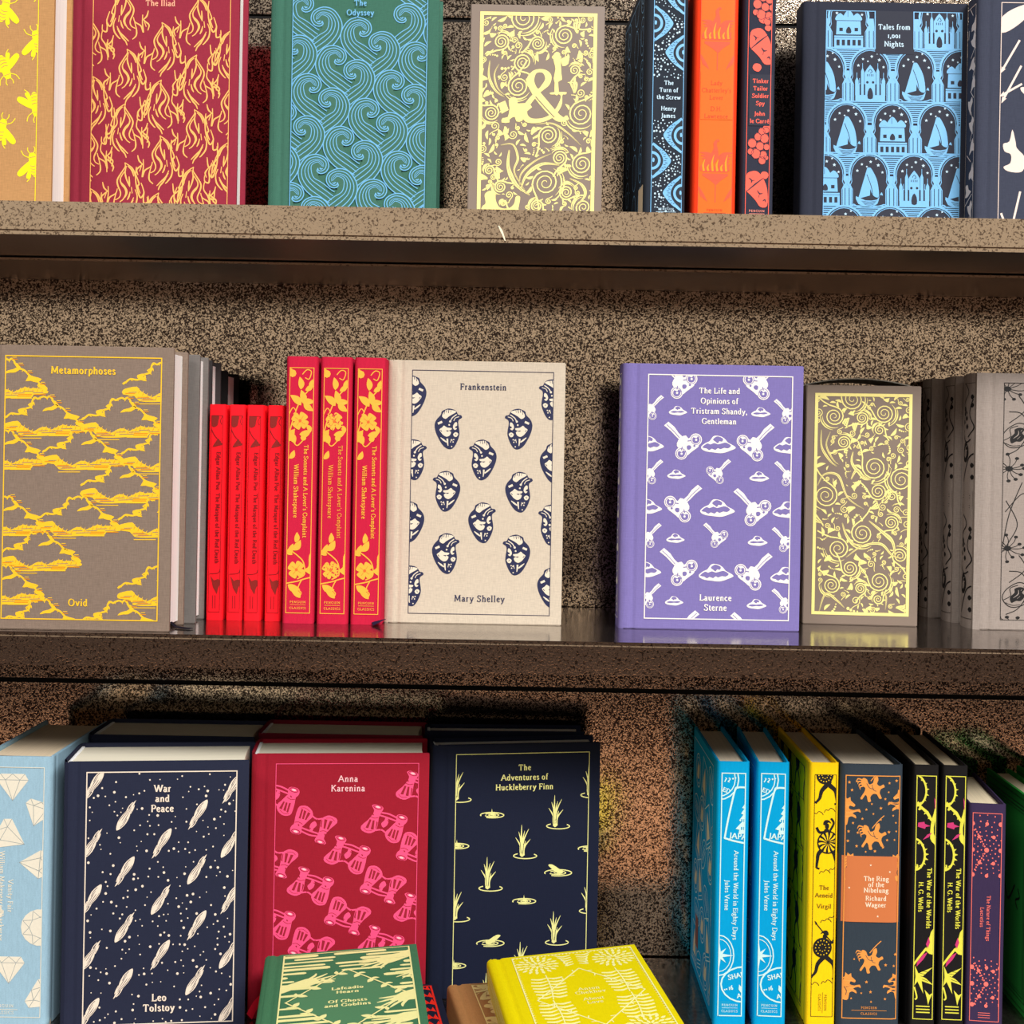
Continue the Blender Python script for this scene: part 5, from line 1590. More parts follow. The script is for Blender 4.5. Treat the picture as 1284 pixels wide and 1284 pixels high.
def art_machines(c):
    M = quad_map((382, 290), (468, 290), (350, 1258), c.rect)
    w = 1.3
    c.ring(374, 350, 48, w * 1.1, 1, 0, M, ry=62, a0=-90, a1=100)
    for a in range(-80, 100, 24):
        c.f([(50, -4), (62, 0), (50, 4)], 1, 0, at(M, 374, 352, 1, a), sm=False)
    c.s([(384, 404), (404, 420), (424, 436), (440, 462), (466, 490)], 1.8, 1, 0, M, sm=False, tp=(.8, 1.3, 1))
    for k in range(9):
        c.f([(0, 0), (5, -8), (9, 0)], 1, 1, at(M, 388 + 8 * k, 406 + 9 * k, 1, 40 + (0 if k % 2 else 180)), sm=False)
    c.s([(384, 396), (396, 412), (390, 428)], 1.6, 1, 0, M)
    c.f([(468, 400), (452, 440), (440, 480), (436, 540), (452, 560), (468, 580)], 1, 0, M, n=2)
    c.f([(480, 440), (458, 470), (452, 520), (480, 560)], 2, 1, M, n=2)
    for q in ([(386, 478), (412, 474), (414, 482), (438, 490), (418, 494), (414, 502), (384, 494)], [(404, 546), (424, 524), (444, 516), (430, 534)], [(456, 376), (466, 404), (458, 424)]):
        c.f(q, 3, 1, M, sm=False)
    c.ring(368, 604, 44, w * 1.2, 1, 0, M, ry=62, a0=-80, a1=95)
    for a in range(-70, 90, 22):
        c.f([(46, -5), (60, 0), (46, 5)], 1, 0, at(M, 370, 606, 1, a), sm=False)
    c.s([(370, 664), (380, 654), (378, 644)], 1.3, 1, 0, M)
    # tail
    c.f([(450, 900), (434, 910), (420, 960), (412, 985), (440, 1000), (446, 960)], 1, 0, M, n=2)
    c.s([(414, 975), (384, 1010), (352, 1050)], 1.7, 1, 0, M, tp=(1, 1, .8))
    c.f([(420, 990), (400, 1020), (370, 1050), (374, 1030), (400, 1000)], 3, 1, M, sm=False)
    c.f([(424, 930), (430, 950), (420, 975), (412, 960)], 3, 1, M, sm=False)
    c.f([(364, 1045), (378, 1076), (440, 1050), (396, 1088), (412, 1096), (440, 1120), (392, 1106), (398, 1156), (374, 1108), (360, 1126), (366, 1090)], 1, 0, M, sm=False)
    for k in range(4):
        c.s([(376 + 6 * k, 1062 + 12 * k), (420, 1070 + 12 * k)], .3, 2, 1, M)
    c.f([(404, 1140), (424, 1160), (440, 1150), (424, 1180), (418, 1200), (412, 1170)], 1, 0, M, sm=False)
    c.s([(360, 1130), (370, 1170), (362, 1180)], 1.2, 1, 0, M)
    for k in range(3):
        c.s([(366, 1206 + 12 * k), (424, 1206 + 12 * k)], .9, 1, 0, M, sm=False)
    u, v = M((425, 776)); c.text('The War of the Worlds', u - 1.2, v, 3.4, 1, 3, rot=-90, bold=1.3)
    u, v = M((390, 772)); c.text('H. G. Wells', u - 1.2, v, 3.4, 1, 3, rot=-90, bold=1.3)

def art_atoms(c):
    M = quad_map((262, 288), (410, 288), (248, 1275), c.rect)
    rnd = random.Random(14)
    for y0, y1, cy in ((290, 590, 464), (970, 1205, 1098)):
        cx = 332
        for q, n, s in ((26, 8, 3.0), (46, 12, 4), (66, 16, 4), (86, 18, 4), (108, 22, 3.6), (132, 24, 4), (158, 26, 3.4)):
            for k in range(n):
                a = 2 * pi * k / n + q * .03
                x, y = cx + q * cos(a), cy + q * sin(a) * 1.05
                if y0 < y < y1:
                    c.d(x, y, s * rnd.uniform(.8, 1.15), 1, 0, M, 6)
        c.d(cx, cy, 12, 1, 1, M, 10)
        for x, y in ((334, y0 + 50), (368, cy - 62), (296, cy + 60), (366, cy + 62), (294, cy - 62), (332, y1 - 4)):
            if y0 < y < y1:
                c.d(x, y, 9, 1, 1, M, 9)
        for x in (262, 402):
            for y in (y0 + 50, cy, y1 - 8):
                c.d(x, y, 11, 1, 1, M, 9)
        for a in (122, 240):
            for k in range(8):
                c.d(cx + (20 + 13 * k) * cos(R(a)), cy + (20 + 13 * k) * sin(R(a)), 4.4, 1, 1, M, 6)
    u, v = M((340, 786)); c.text('The Nature of Things', u - 1, v, 2.75, 1, 2, rot=-90, bold=1.05)
    u, v = M((308, 782)); c.text('Lucretius', u - 1, v, 2.75, 1, 2, rot=-90, bold=1.05)
    for k in range(3):
        c.s([(292, 1235 + 11 * k), (352, 1235 + 11 * k)], .45, 1, 0, M, sm=False)

def art_hands(c):
    r = c.rect
    rnd = random.Random(17)
    x0, y0, x1, y1 = r
    cx, cy = (x0 + x1) / 2, y1 - 86
    W2, H2 = 42, 51
    v = y1 - 3.5
    while v > y0:
        k = 0
        u = x0 + rnd.uniform(-30, 0)
        while u < x1:
            L = rnd.uniform(14, 46)
            t = rnd.uniform(2.6, 5.0)
            inside = abs((u + L / 2) - cx) / (W2 + L * .28) + abs(v - cy) / (H2 + 2) < 1.0
            if not inside:
                c.f([(u, v), (u + 2, v + t * .5), (u + L * .5, v + t * .42), (u + L - 2, v + t * .5), (u + L, v), (u + L - 2, v - t * .5), (u + L * .4, v - t * .4), (u + 2, v - t * .5)], 1, 0, n=2)
            u += L + rnd.uniform(6, 26)
        v -= rnd.uniform(5.6, 8.0)
    c.f([(cx - W2 + 2, cy), (cx, cy + H2 - 2), (cx + W2 - 2, cy), (cx, cy - H2 + 2)], 2, 1, sm=False)
    def hand(x, y, s, a, fx=1):
        T = at(ident, x, y, s, a, fx)
        c.f([(-42, -8), (-20, -5), (-10, -7), (2, -3), (0, 8), (-12, 8), (-24, 6), (-44, 8)], 1, 2, T, n=2)
        for b, l_, o in ((-34, 12, -4), (-14, 16, -1.5), (2, 17, 1.5), (18, 15, 4.5), (50, 10, 7)):
            ex, ey = l_ * cos(R(b)), o + l_ * sin(R(b))
            c.s([(-3, o), (ex * .55, ey * .6 + o * .3), (ex, ey)], 3.0 * s, 1, 2, T, tp=(1, .9, .3))
    hand(cx - 22, cy + 34, .85, 24); hand(cx + 24, cy + 62, .95, 205); hand(cx + 44, cy + 36, .7, -150); hand(cx + 30, cy - 40, .9, 196); hand(cx - 30, cy - 52, .9, 12); hand(cx + 34, cy - 8, .9, 215)
    dm = [(cx - W2, cy), (cx, cy + H2), (cx + W2, cy), (cx, cy - H2)]
    c.s(dm, 1.3, 1, 3, closed=True, sm=False)
    for i in range(4):
        a, b = dm[i], dm[(i + 1) % 4]
        for t in (.18, .4, .62, .84):
            x, y = a[0] + (b[0] - a[0]) * t, a[1] + (b[1] - a[1]) * t
            ang = math.degrees(math.atan2(b[1] - a[1], b[0] - a[0]))
            leaf(c, ident, x, y, 7.5, ang - 60, .55, 1, 3)
            leaf(c, ident, x, y, 6, ang + 50, .5, 1, 3)
    c.lines(['Lafcadio', 'Hearn'], cx, cy + 15, 4.4, 6.6, m=1, l=4, bold=1.5)
    c.lines(['Of Ghosts', 'and Goblins'], cx, cy - 7, 4.4, 6.6, m=1, l=4, bold=1.5)
    c.frame(1.1, 1, 4)

def art_ferns(c):
    r = c.rect
    x0, y0, x1, y1 = r
    cx, cy = (x0 + x1) / 2, y1 - 78
    W2, H2 = 38, 48
    def mum(x, y, q):
        for n_, f0, f1, w in ((9, .1, .42, 1.6), (14, .42, .72, 1.9), (18, .70, 1.0, 2.0)):
            for k in range(n_):
                a = 2 * pi * (k + .5 * (n_ % 4)) / n_
                c.s([(x + q * f0 * cos(a), y + q * f0 * sin(a)), (x + q * (f0 + f1) / 2 * cos(a), y + q * (f0 + f1) / 2 * sin(a)), (x + q * f1 * cos(a), y + q * f1 * sin(a))], w, 1, 0, tp=(.4, 1.3, .3))
    def fern(x, y, L, ang):
        L *= 1.25
        T = at(ident, x, y, 1, ang)
        c.s([(0, 0), (L * .5, 1.0), (L, 0)], .9, 1, 0, T)
        for k in range(1, 8):
            t = k / 8
            q = 12.5 * (1 - .35 * abs(t - .4))
            for sg in (-1, 1):
                c.s([(L * t, 0), (L * t + 2.2, sg * q * .45), (L * t + .6, sg * q)], 2.3, 1, 0, T, tp=(.3, 1.1, .7))
    mum(x0 + 17, y1 - 17, 16); mum(x1 - 17, y1 - 17, 16); mum(x0 + 17, cy - 55, 16); mum(x1 - 17, cy - 55, 16)
    fern(x0 + 20, y1 - 36, 34, -92); fern(x1 - 20, y1 - 36, 34, -88); fern(x0 + 18, cy - 2, 34, -88); fern(x1 - 18, cy - 2, 34, -92)
    for k in range(5):
        for sg in (-1, 1):
            c.s([(cx + sg * 2, y1 - 4 - 4.2 * k), (cx + sg * 8, y1 - 6 - 4.2 * k), (cx + sg * (14 - 2 * k), y1 - 2 - 4.2 * k)], 1.7, 1, 0, tp=(.6, 1.2, .4))
            c.s([(cx + sg * 2, cy - 52 - 4.2 * k), (cx + sg * 8, cy - 54 - 4.2 * k), (cx + sg * (14 - 2 * k), cy - 50 - 4.2 * k)], 1.7, 1, 0, tp=(.6, 1.2, .4))
    dm = [(cx - W2, cy), (cx, cy + H2), (cx + W2, cy), (cx, cy - H2)]
    for i in range(4):
        a, b = dm[i], dm[(i + 1) % 4]
        c.s([a, ((a[0] + b[0]) / 2, (a[1] + b[1]) / 2), b], 1.0, 1, 1, sm=False)
        ang = math.degrees(math.atan2(b[1] - a[1], b[0] - a[0]))
        for k in range(1, 8):
            t = k / 8
            x, y = a[0] + (b[0] - a[0]) * t, a[1] + (b[1] - a[1]) * t
            c.s([(x, y), (x + 4 * cos(R(ang + (50 if k % 2 else -50))), y + 4 * sin(R(ang + (50 if k % 2 else -50))))], .9, 1, 1)
    for k in range(48):                              # toothed border
        t = (k + .5) / 48
        y = y0 + (y1 - y0) * t
        c.f([(x0, y - 1.1), (x0 + 2.2, y), (x0, y + 1.1)], 1, 1, sm=False)
        c.f([(x1, y - 1.1), (x1 - 2.2, y), (x1, y + 1.1)], 1, 1, sm=False)
    for k in range(34):
        x = x0 + (x1 - x0) * (k + .5) / 34
        c.f([(x - 1.1, y1), (x, y1 - 2.2), (x + 1.1, y1)], 1, 1, sm=False)
    c.lines(['Anton', 'Chekhov'], cx, cy + 9, 4.2, 6.2, m=1, l=3, bold=1.0)
    c.lines(['About', 'Love'], cx, cy - 8, 4.0, 6.0, m=1, l=3, bold=1.0)
    c.frame(.8, 1, 3)
def art_fern_spine(c):
    r = c.rect
    m_ = (r[0] + r[2]) / 2
    y = r[1]
    while y < r[3]:
        for sg in (-1, 1):
            c.s([(m_, y), (m_ + sg * 3, y + 2), (m_ + sg * (r[2] - r[0]) * .4, y + 6)], 1.4, tp=(.6, 1.2, .5))
        y += 5
def art_moths(c):
    r = c.rect
    for i, y in enumerate(range(int(r[3]) - 17, int(r[1]), -31)):
        for j, x in enumerate((r[0] + 13, r[0] + 46, r[0] + 79)):
            T = at(ident, x - 4 + (8 if i % 2 else 0), y + 7, 1, 18 if (i + j) % 2 else -160)
            for sg in (-1, 1):
                c.f([(0, 2 * sg), (12, 13 * sg), (2, 16 * sg), (-7, 11 * sg)], 1, 0, T, n=3)
                c.f([(-1, 1.5 * sg), (-9, 9 * sg), (-13, 5 * sg), (-8, 1 * sg)], 1, 0, T, n=3)
                c.s([(6, 2 * sg), (11, 4 * sg), (15, 3 * sg)], .5, 1, 0, T)
                c.d(3, 10 * sg, 1.6, 2, 1, T); c.s([(1, 4 * sg), (6, 12 * sg)], .5, 2, 1, T)
            c.f([(9, 0), (4, 1.6), (-9, 1), (-11, 0), (-9, -1), (4, -1.6)], 1, 1, T, n=2)
def art_red_letters(c):
    r = c.rect
    rnd = random.Random(23)
    x1 = r[2]
    y = r[3] - 4
    while y > r[1]:
        for x in range(int(r[0]) + 6, int(x1) + 4, 12):
            s = rnd.uniform(4, 7)
            c.f([(x - s, y - s), (x - s * .4, y + s), (x + s * .2, y - s * .2), (x + s * .6, y + s), (x + s, y - s), (x, y - s * .4)], 1, 0, sm=False)
        y -= 13
    c.frame(1.4, 1, 2)
def art_double_rule(c):
    r = c.rect
    for i, w in ((6, .9), (9, .9), (11.5, .6)):
        c.s([(r[0] + i, r[1] + i), (r[2] - i, r[1] + i), (r[2] - i, r[3] - i), (r[0] + i, r[3] - i)], w, 1, 0, closed=True, sm=False)
    m_ = ((r[0] + r[2]) / 2, (r[1] + r[3]) / 2)
    c.s([(m_[0] - 20, m_[1] - 10), (m_[0] - 8, m_[1] + 8), (m_[0] + 4, m_[1] - 6), (m_[0] + 20, m_[1] + 10)], 2, 1, 0)
    for x in (r[2] - 24, r[0] + 24):
        c.s([(x, m_[1] - 8), (x - 5, m_[1] - 2), (x + 4, m_[1] + 3), (x, m_[1] + 9)], 1.8, 1, 0)
# ---------------------------------------------------------------- the books
WHITE = ink('white_foil', (246, 240, 232))
GOLD = ink('pale_gold_foil', (255, 240, 150), .42)
NAVY = cloth('navy_cloth', (50, 53, 66), .06)
NAVY_I = ink('navy_ground', (50, 53, 66), .8)
NAVY2 = cloth('midnight_cloth', (40, 44, 64), .06)
NAVY2_I = ink('midnight_ground', (40, 44, 64), .8)
INKBLUE = cloth('dark_blue_cloth', (27, 32, 52), .06)
INKBLUE_I = ink('dark_blue_ground', (27, 32, 52), .8)
SKY = ink('sky_blue_foil', (118, 186, 236), .45)
PALE = ink('pale_blue_foil', (196, 226, 245), .45)
CREAM_INK = ink('cream_foil', (244, 226, 206))
BLACKC = cloth('black_cloth', (30, 28, 28), .06)
BLACK_I = ink('black_ink', (26, 24, 24), .6)
TAUPE = cloth('taupe_linen', (134, 116, 103), .13)
TAUPE_D = cloth('grey_linen', (118, 112, 108), .10)
TAUPE_I = ink('taupe_ground', (148, 126, 112), .8)
GREYR = cloth('grey_rose_linen', (158, 146, 138), .11)
GREYR_I = ink('grey_rose_ground', (158, 146, 138), .8)

# ---- top shelf
z = ZT
r = XR(64, 247, 1.0)
book('hardback_book', 'tan clothbound book printed with yellow bees, leftmost on the top shelf', 136, 205, 42, cloth('tan_linen', (186, 140, 92), .12),
     (r - .136, 1.0, z), group='face-out books on the top shelf', inks=[ink('bee_yellow', (255, 236, 20)), ink('tan_ground', (214, 160, 80))], front=art_bees, fr=(17, 8, 124.3, 197.5), bead=False)
l = XR(83.5, 247, 1.055)
book('hardback_book', 'crimson clothbound book printed all over with orange flame lines', 136, 205, 36, cloth('crimson_cloth', (148, 46, 64), .08),
     (l, 1.055, z), group='face-out books on the top shelf', inks=[ink('flame_orange', (250, 186, 100)), ink('crimson_ground', (148, 46, 64), .8), ink('peach_foil', (250, 170, 140))], front=art_flames, fr=(18.5, 8, 129, 197.5), bead=False)
l = XR(337, 250, 1.075)
book('hardback_book', 'sea-green clothbound book printed with light blue curling waves', 137, 205, 34, cloth('sea_green_cloth', (64, 110, 94), .08),
     (l, 1.075, z), yaw=-1.5, group='face-out books on the top shelf', inks=[ink('wave_blue', (112, 182, 230)), ink('sea_green_ground', (64, 110, 94), .8)], front=art_waves, fr=(17.2, 8, 127.7, 197.5), bead=False, frm=0)
l = XR(787, 240, 1.03)
lc = XR(806, 255, 1.03)
book('hardback_book', 'navy spine with pale blue eyes and dots, left of the orange spine', 135, 205, 32.5, cloth('charcoal_navy_cloth', (44, 50, 60), .06),
     (XR(859, 255, 1.03), 1.03, z), 'spine', 'spine-out books on the top shelf', yaw=2.6, inks=[SKY, ink('eye_ground', (44, 50, 60), .8), PALE], spine=art_eyes, back=art_back_vines, sr=(5, 7.5, 29.5, 197.5), bead=False)
eb = bpy.data.objects['spine']
book('hardback_book', 'bright orange spine with red firebirds rising from bowls', 135, 205, 34, cloth('orange_cloth', (248, 64, 28), .05),
     (XR(922, 260, 1.03), 1.03, z), 'spine', 'spine-out books on the top shelf', yaw=.6, inks=[ink('firebird_red', (246, 84, 48)), ink('fire_amber', (255, 150, 14)), ink('orange_ground', (246, 104, 8), .6), ink('letter_red', (206, 66, 10))],
     spine=art_phoenix, sr=(4, 7.5, 31, 197.5), sfrm=.35, bead=False)
book('hardback_book', 'slim navy spine with coral rock shapes, right of the orange spine', 135, 205, 25.5, cloth('slate_navy_cloth', (50, 52, 66), .06),
     (XR(969, 262, 1.03), 1.03, z), 'spine', 'spine-out books on the top shelf', yaw=-.6, inks=[ink('coral', (250, 96, 76)), ink('slate_ground', (50, 52, 66), .8), ink('coral_pale', (255, 150, 130))],
     spine=art_knuckles, sr=(3.4, 7.5, 22, 197.5), bead=False)
l = XR(1005, 260, 1.086)
book('hardback_book', 'navy clothbound book with light blue arches, sailing boats and palaces', 134.5, 205, 30, NAVY,
     (l, 1.086, z), group='face-out books on the top shelf', inks=[SKY, PALE, NAVY_I], front=art_arches, fr=(17.5, 8, 130, 197.5), bead=False)
l = XR(1222, 266, 1.06)
book('hardback_book', 'dark slate clothbound book with cream whale tails and harpoons', 136, 205, 26, cloth('slate_cloth', (62, 66, 82), .09),
     (l + .0005, 1.06, z), group='face-out books on the top shelf', inks=[ink('bone', (238, 216, 204))], front=art_whales, spine=art_whale_spine, fr=(18, 8, 128, 197.5), bulge=.6, bead=False)

# ---- middle shelf
z = ZM
r = XR(212, 792, .948)
RIB_BLACK = cloth('black_ribbon', (24, 24, 34), .08)
book('hardback_book', 'grey-brown clothbound book with yellow clouds, leftmost on the middle shelf', 136, 205, 43, TAUPE,
     (r - .136, .948, z), group='face-out books on the middle shelf', inks=[ink('cloud_yellow', (250, 198, 40)), ink('cloud_amber', (226, 140, 20)), TAUPE_I], front=art_clouds, fr=(14.5, 7.5, 127.6, 197.5), bead=False, frm=.8,
     ribbon=(RIB_BLACK, [((131, 22, 4), (131, 27, 4)), ((134, 20, 1), (135, 26, 1)), ((141, 14, .6), (144, 20, .6)), ((147, 13, .6), (149, 18, .6))]))
x2 = -.2386
book('hardback_book', 'mid-grey clothbound book directly behind the book with yellow clouds', 136, 204, 30, TAUPE_D, (x2 - .136, .998, z), group='books stacked behind the cloud book', bead=False)
book('hardback_book', 'charcoal clothbound book, second behind the book with yellow clouds', 136, 203, 33, cloth('charcoal_cloth', (62, 58, 58), .07), (x2 - .136, 1.038, z), group='books stacked behind the cloud book', bead=False)
book('hardback_book', 'black clothbound book, rearmost behind the book with yellow clouds', 136, 198, 46, BLACKC, (x2 + .0015 - .136, 1.088, z), group='books stacked behind the cloud book', bead=False)

REDC = cloth('scarlet_cloth', (244, 28, 40), .05, k=1.1)
RED_D = ink('dark_red_print', (140, 8, 18))
RED_DD = ink('maroon_print', (136, 30, 24))
for i, (px, where) in enumerate(((280, 'leftmost of the four, beside the grey books'), (304, 'second from the left of the four'), (327.5, 'third from the left of the four'), (353, 'right of the four, beside the floral spines'))):
    book('slim_book', 'slim scarlet spine with darker lettering, ' + where, 111, 167.5, (13.0, 12.4, 13.2, 12.8)[i], REDC,
         (XR(px - 1.3, 778, 1.0205), 1.0205, z), 'spine', 'four slim scarlet books', inks=[RED_D, RED_DD], spine=art_poe, sr=(2, 6.5, 11, 159), sfrm=.3, bulge=.5, hinge=6, gap=2.4, bead=False)
ROSE = cloth('rose_red_cloth', (200, 32, 64), .06)
ROSE_I = ink('rose_ground', (200, 32, 64), .8)
BR_GOLD = ink('briar_gold', (255, 182, 62))
BR_OR = ink('briar_orange', (240, 110, 44))
for i, (px, where) in enumerate(((393, 'leftmost of the three, beside the scarlet books'), (436, 'middle of the three, its gold rubbed and worn'), (478.5, 'right of the three, beside the book of hearts'))):
    rb = None
    if i == 2:
        rb = (cloth('navy_ribbon', (34, 36, 66), .08), [((4, 2.5, 3.6), (4, 8, 3.4)), ((1, 1.5, 2.6), (0, 8, 1.8)), ((-4, -1, 4.4), (-5.5, 6, .8)), ((-8, -4, 5.5), (-10.5, 6, .6))])
    book('floral_book', 'rose-red spine with gold briar flowers, ' + where, 134, 205, 24.3, ROSE, (XR(px, 783, 1.01), 1.01, z), 'spine', 'three rose-red floral spines',
         inks=[BR_GOLD, ROSE_I, BR_OR], spine=(lambda c, w=(i == 1): art_briar(c, w)), sr=(2.8, 8, 21.6, 196.5), bulge=1.0, ribbon=rb, bead=False)
l = XR(481.5, 782, 1.026)
book('hardback_book', 'cream linen book printed with rows of navy anatomical hearts', 137, 205, 26, cloth('cream_linen', (208, 194, 174), .10),
     (l + .001, 1.026, z), group='face-out books on the middle shelf', inks=[ink('heart_navy', (40, 44, 78)), ink('cream_ground', (232, 220, 198), .8)], front=art_hearts, fr=(17.5, 7.5, 128, 197.5), bead=False, frm=.45)
l = XR(776, 788, 1.016)
book('hardback_book', 'lavender clothbound book with white keys and puffs of cloud', 138, 205, 34, cloth('lavender_cloth', (126, 115, 176), .07),
     (l + .001, 1.016, z), group='face-out books on the middle shelf', inks=[WHITE, ink('lavender_ground', (126, 115, 176), .8)], front=art_keys, spine=art_key_spine, fr=(18, 8, 130, 197), bead=False, frm=.8)
for i, (px, D, where) in enumerate(((1234, 1.05, 'frontmost of three, cover half out of frame'), (1207, 1.093, 'middle one of the three at the right end'), (1176.5, 1.1275, 'rearmost of the three, beside the gold scroll box'))):
    book('rose_book', 'grey book with black line roses, ' + where, 136, (205, 205, 205)[i], (33, 31, 29)[i], GREYR, (XR(px, 785, D) - .006, D, z), 'front', 'three grey rose books', inks=[BLACK_I, GREYR_I],
         front=art_roses if i == 0 else None, spine=art_rose_spine, fr=(18.5, 8, 128, 197.5), bulge=4.5, sq=3.4, bead=False, frm=.4, sfrm=.4)

# ---- bottom shelf
z = ZB
r = XR(72, 960, .995)
book('hardback_book', 'thick pale blue spine with cream diamonds, at the left end of the bottom shelf', 135, 205, 54, cloth('pale_blue_cloth', (156, 190, 208), .08), (r - .0035, .995, z), 'spine', 'books on the bottom shelf',
     inks=[ink('gem_cream', (236, 228, 208)), ink('gem_line', (150, 160, 160))], spine=art_gems, sr=(1.5, 8, 48.5, 197), page=pages('page_edges_tan', (240, 218, 186)), bulge=1.5,
     ribbon=(cloth('cream_ribbon', (240, 226, 204), .05), [((3, -1, 6), (3, -1, 1)), ((0, -2.2, 7), (0, -1.6, .6)), ((-4, -3.5, 8), (-4, -2, .6)), ((-8, -4.2, 9), (-8, -3, 1))]))
l = XR(78.6, 960, .98)
WP = dict(inks=[CREAM_INK, NAVY2_I], page=PAGE_C)
book('hardback_book', 'navy book with cream comets and stars, front copy of the pair', 135, 205, 67, NAVY2, (l + .002, .978, z), 'front', 'books on the bottom shelf', yaw=7, front=art_comets, fr=(16, 8, 126.5, 197.5), frm=.8, **WP)
book('hardback_book', 'navy book mostly hidden behind the navy book of comets', 135, 205, 68, NAVY2, (XR(110, 924, 1.075) + .001, 1.0745, z), 'front', 'books on the bottom shelf', yaw=.6, **WP)
l = XR(317, 950, 1.02)
ANNA = cloth('cardinal_cloth', (154, 28, 46), .07)
book('hardback_book', 'cardinal red book with pink opera glasses, front copy of the pair', 136, 205, 56, ANNA, (l + .001, 1.016, z), 'front', 'books on the bottom shelf', yaw=5.5, inks=[ink('hot_pink', (250, 82, 132)), ink('cardinal_ground', (154, 28, 46), .8), ink('title_pink', (255, 196, 202))],
     front=art_glasses, fr=(17.5, 8, 128, 197.5), page=PAGE_C, frm=.5,
     ribbon=(cloth('red_ribbon', (226, 30, 54), .05), [((8, -.4, 18), (12, -.4, 16)), ((4, -1, 14), (8, -1, 11)), ((1, -1.5, 9), (5, -1.5, 5)), ((-1, -2, 5), (3, -2, .6))]))
book('hardback_book', 'dark red book mostly hidden behind the red opera glasses book', 136, 205, 58, cloth('dark_red_cloth', (122, 26, 44), .07), (XR(324, 905, 1.09), 1.092, z), 'front', 'books on the bottom shelf', page=PAGE_C, yaw=.3)
l = XR(545, 940, 1.058)
book('hardback_book', 'dark blue book with pale yellow reeds and ripples, front copy of the pair', 137, 205, 28, INKBLUE, (l, 1.058, z), 'front', 'books on the bottom shelf', yaw=10, inks=[ink('reed_yellow', (238, 234, 152)), INKBLUE_I], front=art_reeds, fr=(17.5, 8, 128, 197.5))
book('hardback_book', 'dark blue book mostly hidden behind the book of reeds', 134, 205, 30, INKBLUE, (XR(535, 912, 1.114), 1.114, z), 'front', 'books on the bottom shelf', yaw=3)

CYAN = cloth('cyan_cloth', (0, 158, 214), .05)
CY = [ink('ice_foil', (206, 240, 238)), ink('cyan_ground', (0, 156, 206), .8), ink('buff_foil', (232, 226, 190)), ink('stamp_brown', (140, 90, 84))]
tan_p = pages('page_edges_grey', (246, 230, 204))
book('travel_book', 'cyan spine with travel stamps, left one of the pair', 135, 205, 25.5, CYAN, (XR(940.6, 955, 1.02), 1.02, z), 'spine', 'two cyan travel books', inks=CY, spine=art_travel, back=art_travel_back, sr=(3.4, 8, 22.4, 196.5), yaw=-.4, page=tan_p, sfrm=.8, bulge=.8)
book('travel_book', 'cyan spine with travel stamps, right one of the pair, beside the yellow spine', 135, 205, 25.5, CYAN, (XR(990.5, 955, 1.02), 1.02, z), 'spine', 'two cyan travel books', inks=CY, spine=art_travel, back=art_travel_back, sr=(3.4, 8, 22.4, 196.5), yaw=-3.2, page=tan_p, sfrm=.8, bulge=.8)
YEL = cloth('sunflower_cloth', (252, 204, 16), .05, k=1.05)
book('hardback_book', 'sunflower yellow spine with black shield-bearing warriors', 135, 205, 23, YEL, (XR(1052.5, 956, 1.022), 1.022, z), 'spine', 'books on the bottom shelf', inks=[BLACK_I, ink('yellow_ground', (252, 204, 16), .8, 1.05), ink('letter_brown', (120, 90, 20))],
     spine=art_warriors, back=art_warriors_back, sr=(4, 8, 21, 196), yaw=-1.2, page=tan_p, sfrm=.35, bulge=.8)
RG = cloth('blue_black_cloth', (52, 62, 72), .06)
rg = book('hardback_book', 'wide slate spine with orange horsemen, stars and an orange paper band', 135, 205, 48.5, RG, (XR(1133, 957, 1.02), 1.02, z), 'spine', 'books on the bottom shelf', inks=[ink('rider_orange', (240, 156, 72)), ink('slate_blue_ground', (52, 62, 72), .8)],
          spine=art_valkyries, sr=(3.6, 8, 46, 196.5), yaw=-.4, page=tan_p, sfrm=.7, bulge=1.2)
# paper band around the spine and boards
k = .001
bm = bmesh.new()
T_, Hb0, Hb1 = 48.5, 205 - 71 - 51, 205 - 71
ys = [T_ * i / 24 for i in range(25)]
def bx(y):
    t = y / T_
    return 2.4 - (2.4 + 1.2) * (1 - abs(2 * t - 1) ** 7) - .75
band = [(120, -.55)] + [(6, -.55)] + [(bx(y), y) for y in ys[1:-1]] + [(6, T_ + .55), (120, T_ + .55)]
inner = [(a + (.3 if 0 < i < len(band) - 1 and 1 < i < len(band) - 2 else 0), b + (.25 if b < 0 else -.25 if b > T_ else 0)) for i, (a, b) in enumerate(band)]
for i in range(len(band) - 1):
    q = [band[i], band[i + 1], inner[i + 1], inner[i]]
    lo = [bm.verts.new((a * k, b * k, Hb0 * k)) for a, b in q]
    hi = [bm.verts.new((a * k, b * k, Hb1 * k)) for a, b in q]
    bm.faces.new(lo[::-1]); bm.faces.new(hi)
    bm.faces.new((lo[0], lo[1], hi[1], hi[0])); bm.faces.new((lo[2], lo[3], hi[3], hi[2]))
bmesh.ops.recalc_face_normals(bm, faces=bm.faces)
cvb = Canvas(lambda u, v, l_: Vector(((bx(T_ - u) - .12) * k, (T_ - u) * k, v * k)), None)
Mb = quad_map((78, 690), (322, 690), (72, 1000), (0, Hb0, T_, Hb1))
u, v = Mb((219, 806))
cvb.lines(['The Ring', 'of the', 'Nibelung'], u, v, 3.6, 4.45, m=1, l=1, bold=1.1)
u, v = Mb((217, 898))
cvb.lines(['Richard', 'Wagner'], u, v, 3.5, 5.0, m=1, l=1, bold=1.1)
for x, y in ((198, 732), (272, 762), (114, 840), (224, 972)):
    u, v = Mb((x, y))
    cvb.f([(u + .9 * (1 if q % 2 == 0 else .45) * cos(R(36 * q + 90)), v + .9 * (1 if q % 2 == 0 else .45) * sin(R(36 * q + 90))) for q in range(10)], 1, 1, sm=False)
cvb.into(bm)
